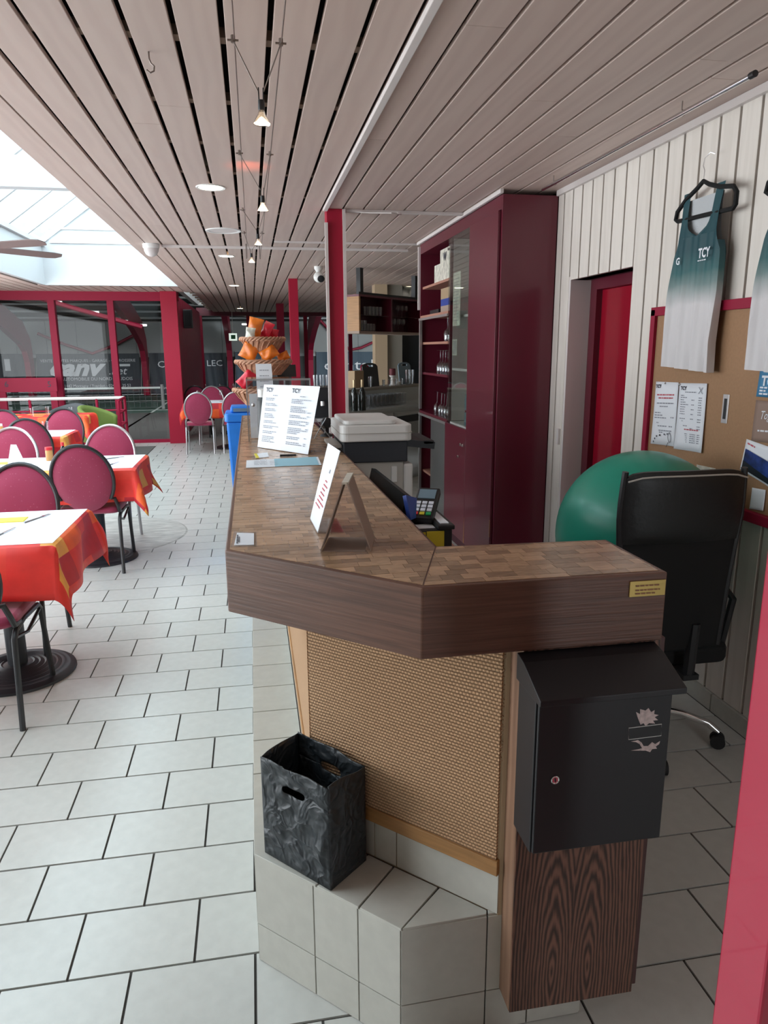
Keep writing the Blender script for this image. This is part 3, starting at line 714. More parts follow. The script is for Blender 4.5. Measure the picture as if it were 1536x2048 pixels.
# ceiling fan
fx, fy, fz = -2.02, 6.1, 2.30
fan = thing('ceiling_fan', 'ceiling fan with dark wooden blades hanging below the skylight', 'fan', (fx, fy, fz))
MB().tube([(fx, fy, fz+.08), (fx, fy, 3.68)], 0.012, 10).build('rod', 'chrome', fan, smooth=True)
MB().lathe([(0.0001, 0.13), (0.03, 0.13), (0.085, 0.09), (0.10, 0.03), (0.09, -0.02), (0.06, -0.03)], (fx, fy, fz), 24).build('motor', 'chrome', fan, smooth=True)
MB().lathe([(0.085, -0.02), (0.095, -0.05), (0.08, -0.09), (0.045, -0.115), (0.0001, -0.12)], (fx, fy, fz), 24).build('lamp_bowl', 'ceramic', fan, smooth=True)
MB().lathe([(0.0001, 0), (0.06, 0), (0.05, -0.06), (0.015, -0.08)], (fx, fy, 2.90), 18).build('canopy', 'chrome', fan, smooth=True)
for i in range(5):
    a = R_(-30+72*i); ca, sa = math.cos(a), math.sin(a); b = MB()
    out = [(0.10, -0.03), (0.20, -0.062), (0.62, -0.064), (0.69, -0.048), (0.71, 0.0), (0.68, 0.045), (0.61, 0.058), (0.20, 0.052), (0.10, 0.03)]
    b.prism(out, -0.003, 0.003, lambda x, y, z: (fx+x*ca-y*sa, fy+x*sa+y*ca, fz+0.005+z-y*0.22))
    b.build('blade', 'fan_wood', fan)
# ================================================================== TENNIS HALL
YB = 27.5
struct(MB().box(-16, 10, YG+0.06, YB+0.2, -0.10, -0.012).build('floor_hall', 'court_green'))
for bx in ((-12, 10, 24.0, 24.06), (-12, 8, 20.2, 20.25), (-2.62, -2.56, 14.5, 26), (-6.2, -6.14, 14.5, 26), (2.2, 2.26, 20, 26)):
    o = MB().box(*bx, -0.012, -0.006).build('court_line', 'court_line', bpy.data.objects['floor_hall'])
wh = struct(MB().box(-16, 10, YB, YB+0.2, 0, 2.75).build('wall_hall', 'hall_ceiling'))
for i in range(26):
    MB().box(-16+i, -16+i+0.985, YB-0.03, YB+0.01, 1.42, 2.58).build('panel', 'hall_panel', wh)
MB().box(-16, 10, YB-0.05, YB, 1.32, 1.42).build('rail', 'hall_strip', wh)
hc = struct(MB().add([(-16, YG+.1, 5.1), (10, YG+.1, 5.1), (10, YB+.2, 2.6), (-16, YB+.2, 2.6), (-16, YG+.1, 5.2), (10, YG+.1, 5.2), (10, YB+.2, 2.7), (-16, YB+.2, 2.7)], [(0, 1, 2, 3), (7, 6, 5, 4), (0, 4, 5, 1), (1, 5, 6, 2), (2, 6, 7, 3), (3, 7, 4, 0)]).build('ceiling_hall', 'hall_ceiling'))
for i in range(14):
    t = (i+0.5)/14; y = YG+1+(YB-YG-1)*t; z = 5.1-2.5*(y-YG-.1)/(YB+.1-YG)-0.05
    MB().box(-16, 10, y-0.12, y+0.12, z-0.03, z+0.03).build('purlin', 'hall_strip', hc)
struct(MB().box(-16.1, -16, YG, YB, 0, 5.2).box(10, 10.1, YF, YB, 0, 5.2).build('wall_hall_end', 'hall_panel'))
struct(MB().box(-16, -4.6, YG, YG+0.1, 0, 5.2).box(-4.6, -1.2, YG, YG+0.1, 2.66, 5.2).box(-1.24, 10, YF+0.02, YF+0.12, 2.66, 4.2).build('wall_hall_front', 'hall_panel'))
struct(MB().box(-1.34, -1.24, YG, YF, 2.66, 5.2).build('wall_hall_side', 'hall_panel'))
def arch(x, label):
    t = thing('arch_frame', label, 'arch', (x, YB-0.4, 0), 'red arched frames of the tennis hall')
    path = [(YB-0.4, 0.0, 0.34), (YB-0.4, 1.2, 0.5), (YB-0.55, 1.75, 0.7), (YB-1.1, 2.15, 0.8), (YB-2.6, 2.55, 0.72), (YB-5.0, 3.02, 0.62), (YB-9.0, 3.78, 0.55), (YB-13.5, 4.6, 0.5)]
    b = MB(); n = len(path)
    for i, (y, z, w) in enumerate(path):
        y0, z0 = path[max(0, i-1)][:2]; y1, z1 = path[min(n-1, i+1)][:2]; d = Vector((y1-y0, z1-z0)).normalized(); nn = Vector((-d.y, d.x))
        for sx in (-0.09, 0.09):
            for s in (-1, 1): b.v.append((x+sx, y+nn.x*s*w/2, z+nn.y*s*w/2))
    for i in range(n-1):
        a = i*4; c = a+4
        b.f += [(a, a+1, c+1, c), (a+2, c+2, c+3, a+3), (a, c, c+2, a+2), (a+1, a+3, c+3, c+1)]
    b.f += [(0, 2, 3, 1), (4*n-4, 4*n-3, 4*n-1, 4*n-2)]
    b.build('frame', 'red_frame', t)
ax_ = [P(u, 740, 1, YB-0.4).x for u in (60, 291, 461, 621)]
for x, l in zip(ax_, ('leftmost red arched frame in the tennis hall', 'red arched frame right of the large car dealer banner', 'red arched frame seen left of the snack baskets', 'red arched frame beside the blue banner')): arch(x, l)
for (u0, v0), (u1, v1), (u2, v2), l in (((75, 667), (185, 707), (272, 668), 'red V-shaped brace above the large car dealer banner'), ((640, 640), (700, 700), (745, 685), 'red curved brace above the blue banner')):
    pts = [P(u, v, 1, YB-0.2) for u, v in ((u0, v0), ((u0+u1)/2, (v0+v1)/2+2), (u1, v1), ((u1+u2)/2, (v1+v2)/2+3), (u2, v2))]
    tag(MB().tube(pts, 0.05, 6).build('brace', 'red_frame', smooth=True), l, 'brace')
pts = [P(u, v, 1, YB-7.5) for u, v in ((65, 592), (160, 620), (285, 654))]
tag(MB().tube(pts, 0.06, 6).build('brace', 'red_frame'), 'slanting red brace under the tennis hall roof', 'brace')
for i, (u, v) in enumerate(((114, 605), (188, 625), (246, 643), (284, 651), (493, 649))):
    p = P(u, v, 1, 20.5)
    t = thing('hall_lamp', ('leftmost', 'second', 'third', 'fourth', 'fifth')[i]+' small bright lamp strip under the tennis hall roof from the left', 'lamp', p, 'hall lamps')
    MB().box(p.x-0.13, p.x+0.13, p.y-0.04, p.y+0.04, p.z, p.z+0.04).build('housing', 'white_paint', t)
    MB().box(p.x-0.12, p.x+0.12, p.y-0.045, p.y+0.03, p.z-0.012, p.z+0.02).build('tube', 'tube_glow', t)
def banner(u0, u1, v0, v1, m, label, Y=YB-0.12):
    a = P(u0, v0, 1, Y); c = P(u1, v1, 1, Y)
    t = thing('banner', label, 'banner', ((a.x+c.x)/2, Y, c.z), 'banners on the hall wall')
    def fn(i, j):
        x = a.x+(c.x-a.x)*i; z = c.z+(a.z-c.z)*j
        return (x, Y-0.02*math.sin(i*23+j*3)-0.02, z)
    MB().grid(fn, 30, 5).build('sheet', m, t, solid=0.004)
    for u in (u0+1, u1-1):
        p0 = P(u, v0-2, 1, Y); p1_ = P(u, v1+2, 1, Y); MB().tube([p0, p1_], 0.012, 6).build('eyelet_cord', 'hall_strip', t)
    return t, Y-0.05
def btext(t, Y, s, u, v, hpx, align='CENTER', sx=1.0, **k):
    p = P(u, v, 1, Y); return text(s, hpx/F*Y*1.42, p, (1, 0, 0), (0, 0, 1), 'banner_text', t, align=align, sx=sx, ext=0.002, **k)
t, Y = banner(72, 284, 708, 786, 'banner', 'large dark banner of the car dealer with white italic lettering')
btext(t, Y, 'VENTE TOUTES MARQUES - GARAGE - CARROSSERIE', 177, 724, 5.2, sx=0.96)
letters(btext(t, Y, 'canv', 97, 751, 29, 'LEFT', 1.22, bold=0.035, shear=0.35))
letters(btext(t, Y, '.net', 217, 749, 14, 'LEFT', 1.05, shear=0.3))
btext(t, Y, 'VITRINE AUTOMOBILE DU NORD VAUDOIS', 177, 761, 5.8, sx=0.98)
btext(t, Y, '1442 Montagny / Yverdon - 024 425 25 53', 196, 774, 5.2, sx=0.93)
p = P(228, 731, 1, Y); MB().box(p.x, p.x+0.55, Y-.003, Y, p.z-.03, p.z+.05).build('swash', 'banner_text', t)
t, Y = banner(-40, 60, 708, 786, 'banner', 'dark banner at the far left edge of the tennis hall')
p = P(15, 730, 1, Y); MB().box(p.x-.09, p.x+.09, Y-.003, Y, p.z-.2, p.z+.2).build('logo', 'banner_text', t)
t, Y = banner(298, 390, 706, 786, 'banner', 'dark banner starting with white letters C R')
letters(btext(t, Y, 'CR', 315, 735, 12, 'LEFT', 1.15)); btext(t, Y, '024 425', 324, 778, 4, 'LEFT'); p = P(305, 768, 1, Y)
t, Y = banner(398, 456, 706, 786, 'banner', 'dark banner ending with white letters L E C')
letters(btext(t, Y, 'LEC', 413, 732, 11, 'LEFT', 1.15))
t, Y = banner(470, 545, 704, 790, 'banner_blue', 'plain blue grey banner behind the snack baskets')
t, Y = banner(632, 756, 704, 790, 'banner_blue', 'blue banner with the white word dental')
letters(btext(t, Y, 'dental', 647, 740, 20, 'LEFT', 1.45))
# tennis net
nt_ = thing('tennis_net', 'tennis net stretched across the green court', 'net', (-4, 21, 0))
pa = P(0, 790, 2, 0.9); npost = P(327, 818, 2, 0.0)
MB().tube([(npost.x, npost.y, 0), (npost.x, npost.y, 0.66)], 0.045, 10).build('post', 'aluminium', nt_, smooth=True)
b = MB()
for i in range(60):
    b.box(npost.x-9+i*0.15, npost.x-9+i*0.15+0.008, npost.y-.003, npost.y+.003, 0.05, 0.56)
for i in range(4): b.box(npost.x-9, npost.x, npost.y-.003, npost.y+.003, 0.05+i*.14, 0.058+i*.14)
o = b.build('mesh', 'net', nt_); o['kind'] = 'stuff'
MB().box(npost.x-9, npost.x, npost.y-.01, npost.y+.01, 0.55, 0.60).build('tape', 'court_line', nt_)
# tree outside the skylight
tr = thing('tree', 'leafy tree outside seen through the skylight glass', 'tree', (-7.5, 8.5, 0))
MB().tube([(-7.5, 8.5, 0), (-7.4, 8.5, 3), (-7.2, 8.4, 6.2)], [0.22, 0.17, 0.06], 8).build('trunk', 'bark', tr, smooth=True)
b = MB()
for i in range(900):
    a, bb_, r = random.uniform(0, 6.28), random.uniform(-1, 1), random.uniform(0.3, 1)**0.5
    c = Vector((-7.2+1.5*r*math.cos(a)*math.sqrt(1-bb_*bb_), 8.6+1.7*r*math.sin(a)*math.sqrt(1-bb_*bb_), 6.2+1.3*r*bb_))
    ux = Vector((random.uniform(-1, 1), random.uniform(-1, 1), random.uniform(-1, 1))).normalized(); uy = ux.orthogonal().normalized()
    b.add([c-ux*.09, c+uy*.05, c+ux*.09, c-uy*.05], [(0, 1, 2, 3)])
o = b.build('foliage', 'leaf', tr); o['kind'] = 'stuff'
# ================================================================== RECEPTION COUNTER
ZT = 1.12; ZU_ = 0.976; ZP = 0.317
ct = thing('reception_counter', 'wooden reception counter with woven sisal front on a tiled plinth', 'counter', (0.2, 2.4, 0))
core = [(-0.044, 4.9), (-0.044, 1.60), (0.267, 1.300), (0.70, 1.306), (0.70, 1.62), (0.30, 1.62), (0.30, 4.9)]
pl = MB().prism(core[::-1], 0.0, ZP-0.006).build('plinth', 'plinth_grout', ct)
def wall_tiles(a, b, cuts, zs, nm='tile', t0=0.004, parent=pl, m='plinth_tile'):
    a = Vector((*a, 0)); b = Vector((*b, 0)); d = (b-a); L_ = d.length; d.normalize(); n = Vector((d.y, -d.x, 0))
    cuts = [0]+[c for c in cuts if 0 < c < L_]+[L_]
    for c0, c1 in zip(cuts, cuts[1:]):
        for z0, z1 in zip(zs, zs[1:]):
            e0 = 0.0 if c0 == 0 else 0.0016; e1 = 0.0 if c1 == L_ else 0.0016
            mid = a+d*((c0+e0+c1-e1)/2)+Vector((0, 0, (z0+z1)/2))+n*(t0/2-0.001)
            MB().obox(mid, d*((c1-e1-c0-e0)/2), n*(t0/2+0.001), Vector((0, 0, (z1-z0)/2-0.0014))).build(nm, m, parent, bevel=0.0008)
zs = [0.0, 0.112, ZP-0.004]
wall_tiles((-0.044, 1.60), (0.267, 1.300), [0.188, 0.318], zs)
wall_tiles((0.267, 1.300), (0.70, 1.306), [0.197, 0.30], zs)
wall_tiles((-0.044, 4.9), (-0.044, 1.60), [0.30+0.19*i for i in range(16)], zs)
wall_tiles((0.70, 1.306), (0.70, 1.62), [0.15], zs)
def top_tile(poly): MB().prism(poly, ZP-0.007, ZP).build('tile', 'plinth_tile', pl, bevel=0.001)
g = 0.0022
ys = [1.60, 1.95]+[1.95+0.19*i for i in range(1, 16)]
for y0, y1 in zip(ys[1:], ys[2:]): top_tile([(-0.048, y0+g), (0.105, y0+g), (0.105, y1-g), (-0.048, y1-g)])
top_tile([(-0.048, 1.598), (0.098-0.004, 1.462), (0.24-.01, 1.545), (0.112, 1.668), (0.105, 1.95-g), (-0.048, 1.95-g)])
top_tile([(0.098, 1.459), (0.186-0.003, 1.376), (0.288-.003, 1.489), (0.234, 1.541)])
top_tile([(0.186+0.001, 1.373), (0.266, 1.296), (0.378-.003, 1.402), (0.288+.001, 1.486)])
top_tile([(0.270, 1.296), (0.464-g, 1.302), (0.466, 1.313), (0.380, 1.399)])
top_tile([(0.464+g, 1.302), (0.497, 1.302), (0.497, 1.318), (0.469, 1.314)])
# body
MA, MBp = Vector((0.112, 1.672, 0)), Vector((0.488, 1.300, 0))
body = [(0.112, 4.85), (0.112, 1.672), (0.488, 1.300), (0.70, 1.300), (0.70, 1.44), (0.36, 1.50), (0.30, 1.60), (0.30, 4.85)]
MB().prism(body[::-1], ZP-0.006, ZU_).build('body', 'beige_plaster', ct)
wall_tiles((MA.x, MA.y), (MBp.x, MBp.y), [0.195, 0.26], [ZP-0.001, 0.418], parent=ct)
wall_tiles((0.112, 4.85), (0.112, 1.672), [0.31*i for i in range(1, 11)], [ZP-0.001, 0.418], parent=ct)
dM = (MBp-MA).normalized(); nM = Vector((dM.y, -dM.x, 0)); LM = (MBp-MA).length
def matgrid(org, d, n, Lg, z0, z1, name, nu=1):
    b = MB(); off = 0.007
    b.grid(lambda i, j: tuple(org+d*(Lg*i)+n*off+Vector((0, 0, z0+(z1-z0)*j))), nu, 1, lambda i, j: (Lg*i, z0+(z1-z0)*j))
    n0 = len(b.v)
    b.grid(lambda i, j: tuple(org+d*(Lg*i)+n*(off*j)+Vector((0, 0, z1))), nu, 1, lambda i, j: (Lg*i, z1))
    b.grid(lambda i, j: tuple(org+d*(Lg)+n*(off*j)+Vector((0, 0, z0+(z1-z0)*i))), 1, 1, lambda i, j: (Lg, z0+(z1-z0)*i))
    b.grid(lambda i, j: tuple(org+n*(off*j)+Vector((0, 0, z0+(z1-z0)*i))), 1, 1, lambda i, j: (0, z0+(z1-z0)*i))
    return b.build(name, 'sisal', ct)
matgrid(MA, dM, nM, LM-0.006, 0.455, ZU_-0.004, 'sisal_panel')
matgrid(Vector((0.112, 4.85, 0)), Vector((0, -1, 0)), Vector((-1, 0, 0)), 4.85-1.672, 0.455, ZU_-0.004, 'sisal_panel')
MB().obox((MA+MBp)/2+nM*0.005+Vector((0, 0, 0.4365)), dM*(LM/2), nM*0.007, (0, 0, 0.0185)).build('base_trim', 'oak', ct, bevel=0.002)
MB().box(0.100, 0.112, 1.672, 4.85, 0.418, 0.455).build('base_trim', 'oak', ct, bevel=0.002)
# frayed right edge of the sisal
b = MB()
for i in range(26):
    z = 0.70+0.25*i/26; p = MBp+nM*0.008+dM*(-0.004); q = p+dM*random.uniform(0.002, 0.006)-nM*random.uniform(0, 0.002)+Vector((0, 0, random.uniform(-.005, .005)))
    b.tube([p+Vector((0, 0, z)), q+Vector((0, 0, z))], 0.0012, 4)
o = b.build('frayed_edge', 'sisal', ct); o['kind'] = 'stuff'
# end panel
MB().box(0.497, 0.790, 1.237, 1.335, 0.114, ZU_-0.002).build('end_panel', 'wenge_side', ct, bevel=0.002)
MB().box(0.4985, 0.790, 1.2345, 1.2375, 0.1145, ZU_-0.003).build('veneer', 'wenge_panel', ct)
MB().box(0.790, 0.806, 1.245, 1.34, 0.122, ZU_-0.003).build('edge_strip', 'wenge_strip', ct, bevel=0.002)
# ------------------------------------------------------------------ countertop with mosaic blocks
out = [(-0.078, 4.95), (-0.075, 1.557), (0.292, 1.226), (0.786, 1.226), (0.786, 1.480), (0.390, 1.500), (0.355, 4.95)]
cp = thing('countertop', 'thick brown wooden countertop with a slanted corner and chequered end-grain top', 'countertop', (0.2, 2.6, ZU_))
MB().prism(out, ZU_, ZT-0.0012).build('slab', 'fascia_wood', cp, bevel=0.003)
def clip(poly, reg):
    for i in range(len(reg)):
        a, c = reg[i], reg[(i+1) % len(reg)]; o_ = []
        ins = lambda p: (c[0]-a[0])*(p[1]-a[1])-(c[1]-a[1])*(p[0]-a[0]) >= 0
        for j in range(len(poly)):
            p, q = poly[j], poly[(j+1) % len(poly)]
            if ins(p): o_.append(p)
            if ins(p) != ins(q):
                d1 = (c[0]-a[0])*(p[1]-a[1])-(c[1]-a[1])*(p[0]-a[0]); d2 = (c[0]-a[0])*(q[1]-a[1])-(c[1]-a[1])*(q[0]-a[0]); t_ = d1/(d1-d2)
                o_.append((p[0]+(q[0]-p[0])*t_, p[1]+(q[1]-p[1])*t_))
        poly = o_
        if len(poly) < 3: return None
    return poly
regA = [(0.292+.004, 1.226+.016), (0.383, 1.49), (0.346, 4.94), (-0.068, 4.94), (-0.065, 1.562)]
regB = [(0.292+.006, 1.238), (0.776, 1.238), (0.776, 1.470), (0.386, 1.490)]
blocks = []
random.seed(11)
def lay(reg, ang, h, ofs):
    ca, sa = math.cos(ang), math.sin(ang); row = 0; y = -1.0
    while y < 5.2:
        x = -1.0+random.uniform(0, 0.05)
        while x < 1.6:
            w = random.choice((0.034, 0.042, 0.050, 0.058, 0.068))
            q = [(x+.0004, y+.0004), (x+w-.0004, y+.0004), (x+w-.0004, y+h-.0004), (x+.0004, y+h-.0004)]
            q = [(ofs[0]+a*ca-b_*sa, ofs[1]+a*sa+b_*ca) for a, b_ in q]
            x += w
            if max(p[1] for p in q) < 1.2 or min(p[1] for p in q) > 4.95 or max(p[0] for p in q) < -0.1 or min(p[0] for p in q) > 0.8: continue
            r = clip(q, reg)
            if r:
                ar = abs(sum(r[i][0]*r[(i+1) % len(r)][1]-r[(i+1) % len(r)][0]*r[i][1] for i in range(len(r))))
                if ar > 4e-5: blocks.append(r)
        y += h
lay(regA, 0, 0.029, (0, 0)); lay(regB, R_(0), 0.030, (0.013, 0.01))
blocks.sort(key=lambda r: sum(p[1] for p in r)/len(r))
for r in blocks[:296]:
    cx, cy = sum(p[0] for p in r)/len(r), sum(p[1] for p in r)/len(r)
    MB().prism(r, ZT-0.003, ZT+random.uniform(-0.0005, 0.0)).build('block', 'counter_block', cp)
b = MB()
for r in blocks[296:]: b.prism(r, ZT-0.003, ZT+random.uniform(-0.0005, 0.0))
o = b.build('block_field', 'counter_block_joined', cp); o['kind'] = 'stuff'
# brass plate
bp_ = thing('brass_plate', 'small engraved brass plate on the counter edge above the letterbox', 'plate', (0.745, 1.224, 1.07))
MB().box(0.706, 0.782, 1.2228, 1.2255, 1.073, 1.105).build('plate', 'brass', bp_, bevel=0.0006)
printlines((0.706, 1.2226, 1.073), (1, 0, 0), (0, 0, 1), [(0.012, 0.021, 0.05), (0.012, 0.012, 0.052), (0.012, 0.005, 0.045)], 0.003, 'oak_edge', bp_, 'engraving')
# ------------------------------------------------------------------ letterbox
mb = thing('letterbox', 'black metal letterbox with sloping lid mounted on the wooden end panel', 'letterbox', (0.625, 1.18, 0.594))
MB().box(0.490, 0.763, 1.146, 1.2342, 0.590, 0.917).build('body', 'mailbox_black', mb, bevel=0.002)
MB().box(0.4925, 0.761, 1.136, 1.1445, 0.594, 0.922).build('door', 'mailbox_black', mb, bevel=0.0025)
MB().prism([(1.2342, 0.972), (1.20, 0.966), (1.112, 0.929), (1.112, 0.917), (1.2342, 0.917)], 0.484, 0.774, lambda y, z, x: (x, y, z)).build('lid', 'mailbox_black', mb, bevel=0.0015)
lk = P(1109, 1558, 1, 1.136)
l_ = MB().lathe([(0.0001, 0.0035), (0.006, 0.0035), (0.0075, 0.005), (0.0085, 0.004), (0.0085, 0)], lk, 20, Matrix.Rotation(R_(90), 3, 'X')).build('lock', 'chrome', mb, smooth=True)
MB().box(lk.x-.0012, lk.x+.0012, lk.y-.0050, lk.y-.0034, lk.z-.003, lk.z+.003).build('keyhole', 'black_plastic', l_)
def on_box(pts, dep=0.0006, y=1.136):
    return [P(u, v, 1, y) for u, v in pts]
def flat_poly(pts, m, parent, name, dep=0.0008):
    b = MB(); n = len(pts)
    b.add([Vector(p)+Vector((0, -dep, 0)) for p in pts]+[Vector(p) for p in pts], [tuple(range(n))[::-1]]+[(i, (i+1) % n, n+(i+1) % n, n+i) for i in range(n)])
    return b.build(name, m, parent)
q = on_box([(1257, 1456), (1323, 1448), (1322, 1471), (1257, 1479)])
fr_ = MB().tube(q, 0.0011, 6, closed=True).build('name_plate_frame', 'aluminium', mb)
flat_poly(q, 'black_plastic', mb, 'name_plate', 0.0004)
leaf = [(1281,1449),(1276,1437),(1272,1424),(1280,1428),(1280,1418),(1291,1421),(1297,1416),(1302,1424),(1309,1420),(1308,1428),(1317,1430),(1309,1434),(1316,1440),(1306,1441),(1310,1447),(1298,1446),(1291,1452),(1287,1446)]
flat_poly(on_box(leaf), 'white_worn', mb, 'worn_sticker', 0.0005)
scr = [(1262,1483),(1276,1480),(1283,1485),(1287,1492),(1296,1492),(1304,1484),(1310,1488),(1320,1482),(1318,1488),(1311,1493),(1314,1497),(1304,1498),(1300,1504),(1291,1501),(1280,1501),(1262,1501),(1278,1498),(1284,1496),(1279,1488),(1272,1484)]
flat_poly(on_box(scr), 'white_worn', mb, 'worn_sticker', 0.0005)
# ------------------------------------------------------------------ crumpled paper basket
bk = thing('waste_basket', 'square black crumpled-paper waste basket standing on the tiled plinth', 'basket', (0.108, 1.555, ZP))
BL, FC, BR = Vector((-0.020, 1.598, 0)), Vector((0.128, 1.436, 0)), Vector((0.224, 1.522, 0)); BKc = BL+BR-FC; HB = 0.268
from mathutils import noise as MN
def crump(p, n, amp):
    a = MN.noise(Vector((p.x*22, p.y*22, p.z*16)))+0.6*abs(MN.noise(Vector((p.x*45, p.y*45+5, p.z*40))))
    return p+n*(amp*a)
def topz(s): return HB+0.006*math.sin(s*19)+0.004*math.sin(s*41+1)
def bag_wall(A, B, slot, nm, amp=0.009):
    d = B-A; L_ = d.length; d.normalize(); n = Vector((d.y, -d.x, 0)); b = MB()
    if slot:
        NU, NV = 64, 12; cx, cz = L_*0.50, HB-0.058; hw, hh = 0.034, 0.0125
        def fn(i, j):
            a = 2*math.pi*i
            ex, ez = math.cos(a), math.sin(a)
            si = (cx+hw*math.copysign(abs(ex)**0.6, ex), cz+hh*math.copysign(abs(ez)**0.8, ez))
            # point on the rectangle in that direction
            k = 1e9
            if ex > 1e-6: k = min(k, (L_-cx)/ex)
            if ex < -1e-6: k = min(k, -cx/ex)
            if ez > 1e-6: k = min(k, (HB-cz)/ez)
            if ez < -1e-6: k = min(k, -cz/ez)
            so = [cx+ex*k, cz+ez*k]
            for qx, qz in ((0, 0), (L_, 0), (0, HB), (L_, HB)):
                if math.hypot(so[0]-qx, so[1]-qz) < 0.008: so = [qx, qz]
            x = si[0]+(so[0]-si[0])*j; z = si[1]+(so[1]-si[1])*j
            z2 = z*(1+(topz(x+A.x)/HB-1)*(z/HB)**3)
            e = min(1, min(x, L_-x)/0.02)*min(1, max(0, z)/0.02)
            return crump(A+d*x+Vector((0, 0, ZP+0.001+z2)), n, amp*e)
        b.grid(fn, NU, NV)
    else:
        def fn(i, j):
            x = L_*i; z = HB*j; z2 = z*(1+(topz(x+A.x)/HB-1)*j**3); e = min(1, min(x, L_-x)/0.02)*min(1, z/0.02)
            return crump(A+d*x+Vector((0, 0, ZP+0.001+z2)), n, amp*e)
        b.grid(fn, 20, 24)
    return b.build(nm, 'paper_black', bk, smooth=True, solid=0.002)
bag_wall(BL, FC, True, 'front_side'); bag_wall(FC, BR, False, 'side', 0.0015); bag_wall(BR, BKc, True, 'back_side', 0.002); bag_wall(BKc, BL, False, 'side', 0.002)
MB().prism([(p.x, p.y) for p in (BL, FC, BR, BKc)], ZP+0.001, ZP+0.006).build('bottom', 'paper_black', bk)
# ================================================================== THINGS ON THE COUNTER
# kraft tent
tn = thing('table_tent', 'brown cardboard triangle tent standing open on the counter corner', 'tent card', (0.19, 1.55, ZT))
A0, A1 = Vector((0.132, 1.503, ZT)), Vector((0.236, 1.480, ZT)); dy_ = Vector((0.027, 0.118, 0)); apx = (A0+A1)/2+Vector((0.002, 0.008, 0.150))
def slab(a, b_, d, th, nm, m, parent):
    n = (b_-a).cross(d).normalized()*th
    B = MB().add([a, b_, b_+d, a+d, a+n, b_+n, b_+d+n, a+d+n], [(0, 1, 2, 3), (7, 6, 5, 4), (0, 4, 5, 1), (1, 5, 6, 2), (2, 6, 7, 3), (3, 7, 4, 0)])
    return B.build(nm, m, parent)
slab(A0+Vector((0, 0, .001)), apx+Vector((-.003, 0, 0)), dy_, 0.0025, 'panel', 'kraft', tn); slab(apx+Vector((.003, 0, 0)), A1+Vector((0, 0, .001)), dy_, 0.0025, 'panel', 'kraft', tn)
slab(A0+Vector((.003, 0, .0005)), A1+Vector((-.012, .002, .0005)), dy_, -0.002, 'floor_panel', 'kraft', tn)
MB().obox(apx+dy_/2+Vector((0, 0, -0.001)), (0.007, 0, 0), dy_/2, (0, 0, 0.0025)).build('ridge', 'packet_white', tn)
# leaning acrylic sign
a0, a1 = P(635, 1066, 2, ZT+.002), P(620, 1038, 2, ZT+.002); b0, b1 = P(680, 902, 1, a0.y+0.04), P(656, 886, 1, a1.y+0.04)
sg = thing('sign_holder', 'small acrylic holder with a white printed sheet leaning beside the cardboard tent', 'sign', (a0.x, a0.y, ZT))
def plate(c4, th, nm, m, parent, dirn=1):
    c4 = [Vector(c) for c in c4]; n = (c4[1]-c4[0]).cross(c4[3]-c4[0]).normalized()*th*dirn
    return MB().add(c4+[c+n for c in c4], [(0, 3, 2, 1), (4, 5, 6, 7), (0, 1, 5, 4), (1, 2, 6, 5), (2, 3, 7, 6), (3, 0, 4, 7)]).build(nm, m, parent)
plate([a1, a0, b0, b1], -0.0015, 'sheet', 'paper', sg)
ud = (b0-a0); xdv = (a0-a1).normalized(); W_ = (a0-a1).length; H_ = ud.length
printlines(a1, xdv, ud, [(W_*.2, H_*.82, .012), (W_*.6, H_*.80, .012), (W_*.3, H_*.68, .06)], 0.010, 'ink_pale', sg)
printlines(a1, xdv, ud, [(W_*.12, H_*(.56-.055*i), W_*random.uniform(.5, .8)) for i in range(7)], 0.004, 'ink_red', sg)
nn_ = Vector((ud.z, 0, -ud.x)).normalized()
foot = P(688, 1066, 2, ZT+.001)
MB().add([a0, a1, (foot.x, a1.y-.01, ZT+.001), (foot.x, foot.y, ZT+.001), a0+Vector((0, 0, .003)), a1+Vector((0, 0, .003)), (foot.x, a1.y-.01, ZT+.004), (foot.x, foot.y, ZT+.004)], [(0, 1, 2, 3), (7, 6, 5, 4), (0, 4, 5, 1), (1, 5, 6, 2), (2, 6, 7, 3), (3, 7, 4, 0)]).build('foot', 'acrylic', sg)
# card by the corner
q = [P(u, v, 2, ZT+.0008) for u, v in ((468, 1091), (508, 1090), (508, 1067), (474, 1066))]
cdn = thing('price_card', 'small white printed card taped flat near the counter corner', 'card', q[0])
plate(q, 0.0008, 'card', 'paper', cdn); printlines(q[0]+Vector((0, 0, .0012)), (0, 1, 0), (-1, 0, 0), [(0.01, -0.008, .08), (0.02, -0.012, .05)], 0.003, 'ink', cdn)
q2 = [P(u, v, 2, ZT+.0006) for u, v in ((462, 1094), (514, 1093), (513, 1064), (468, 1063))]
plate(q2, 0.0004, 'clear_tape', 'acrylic', cdn)
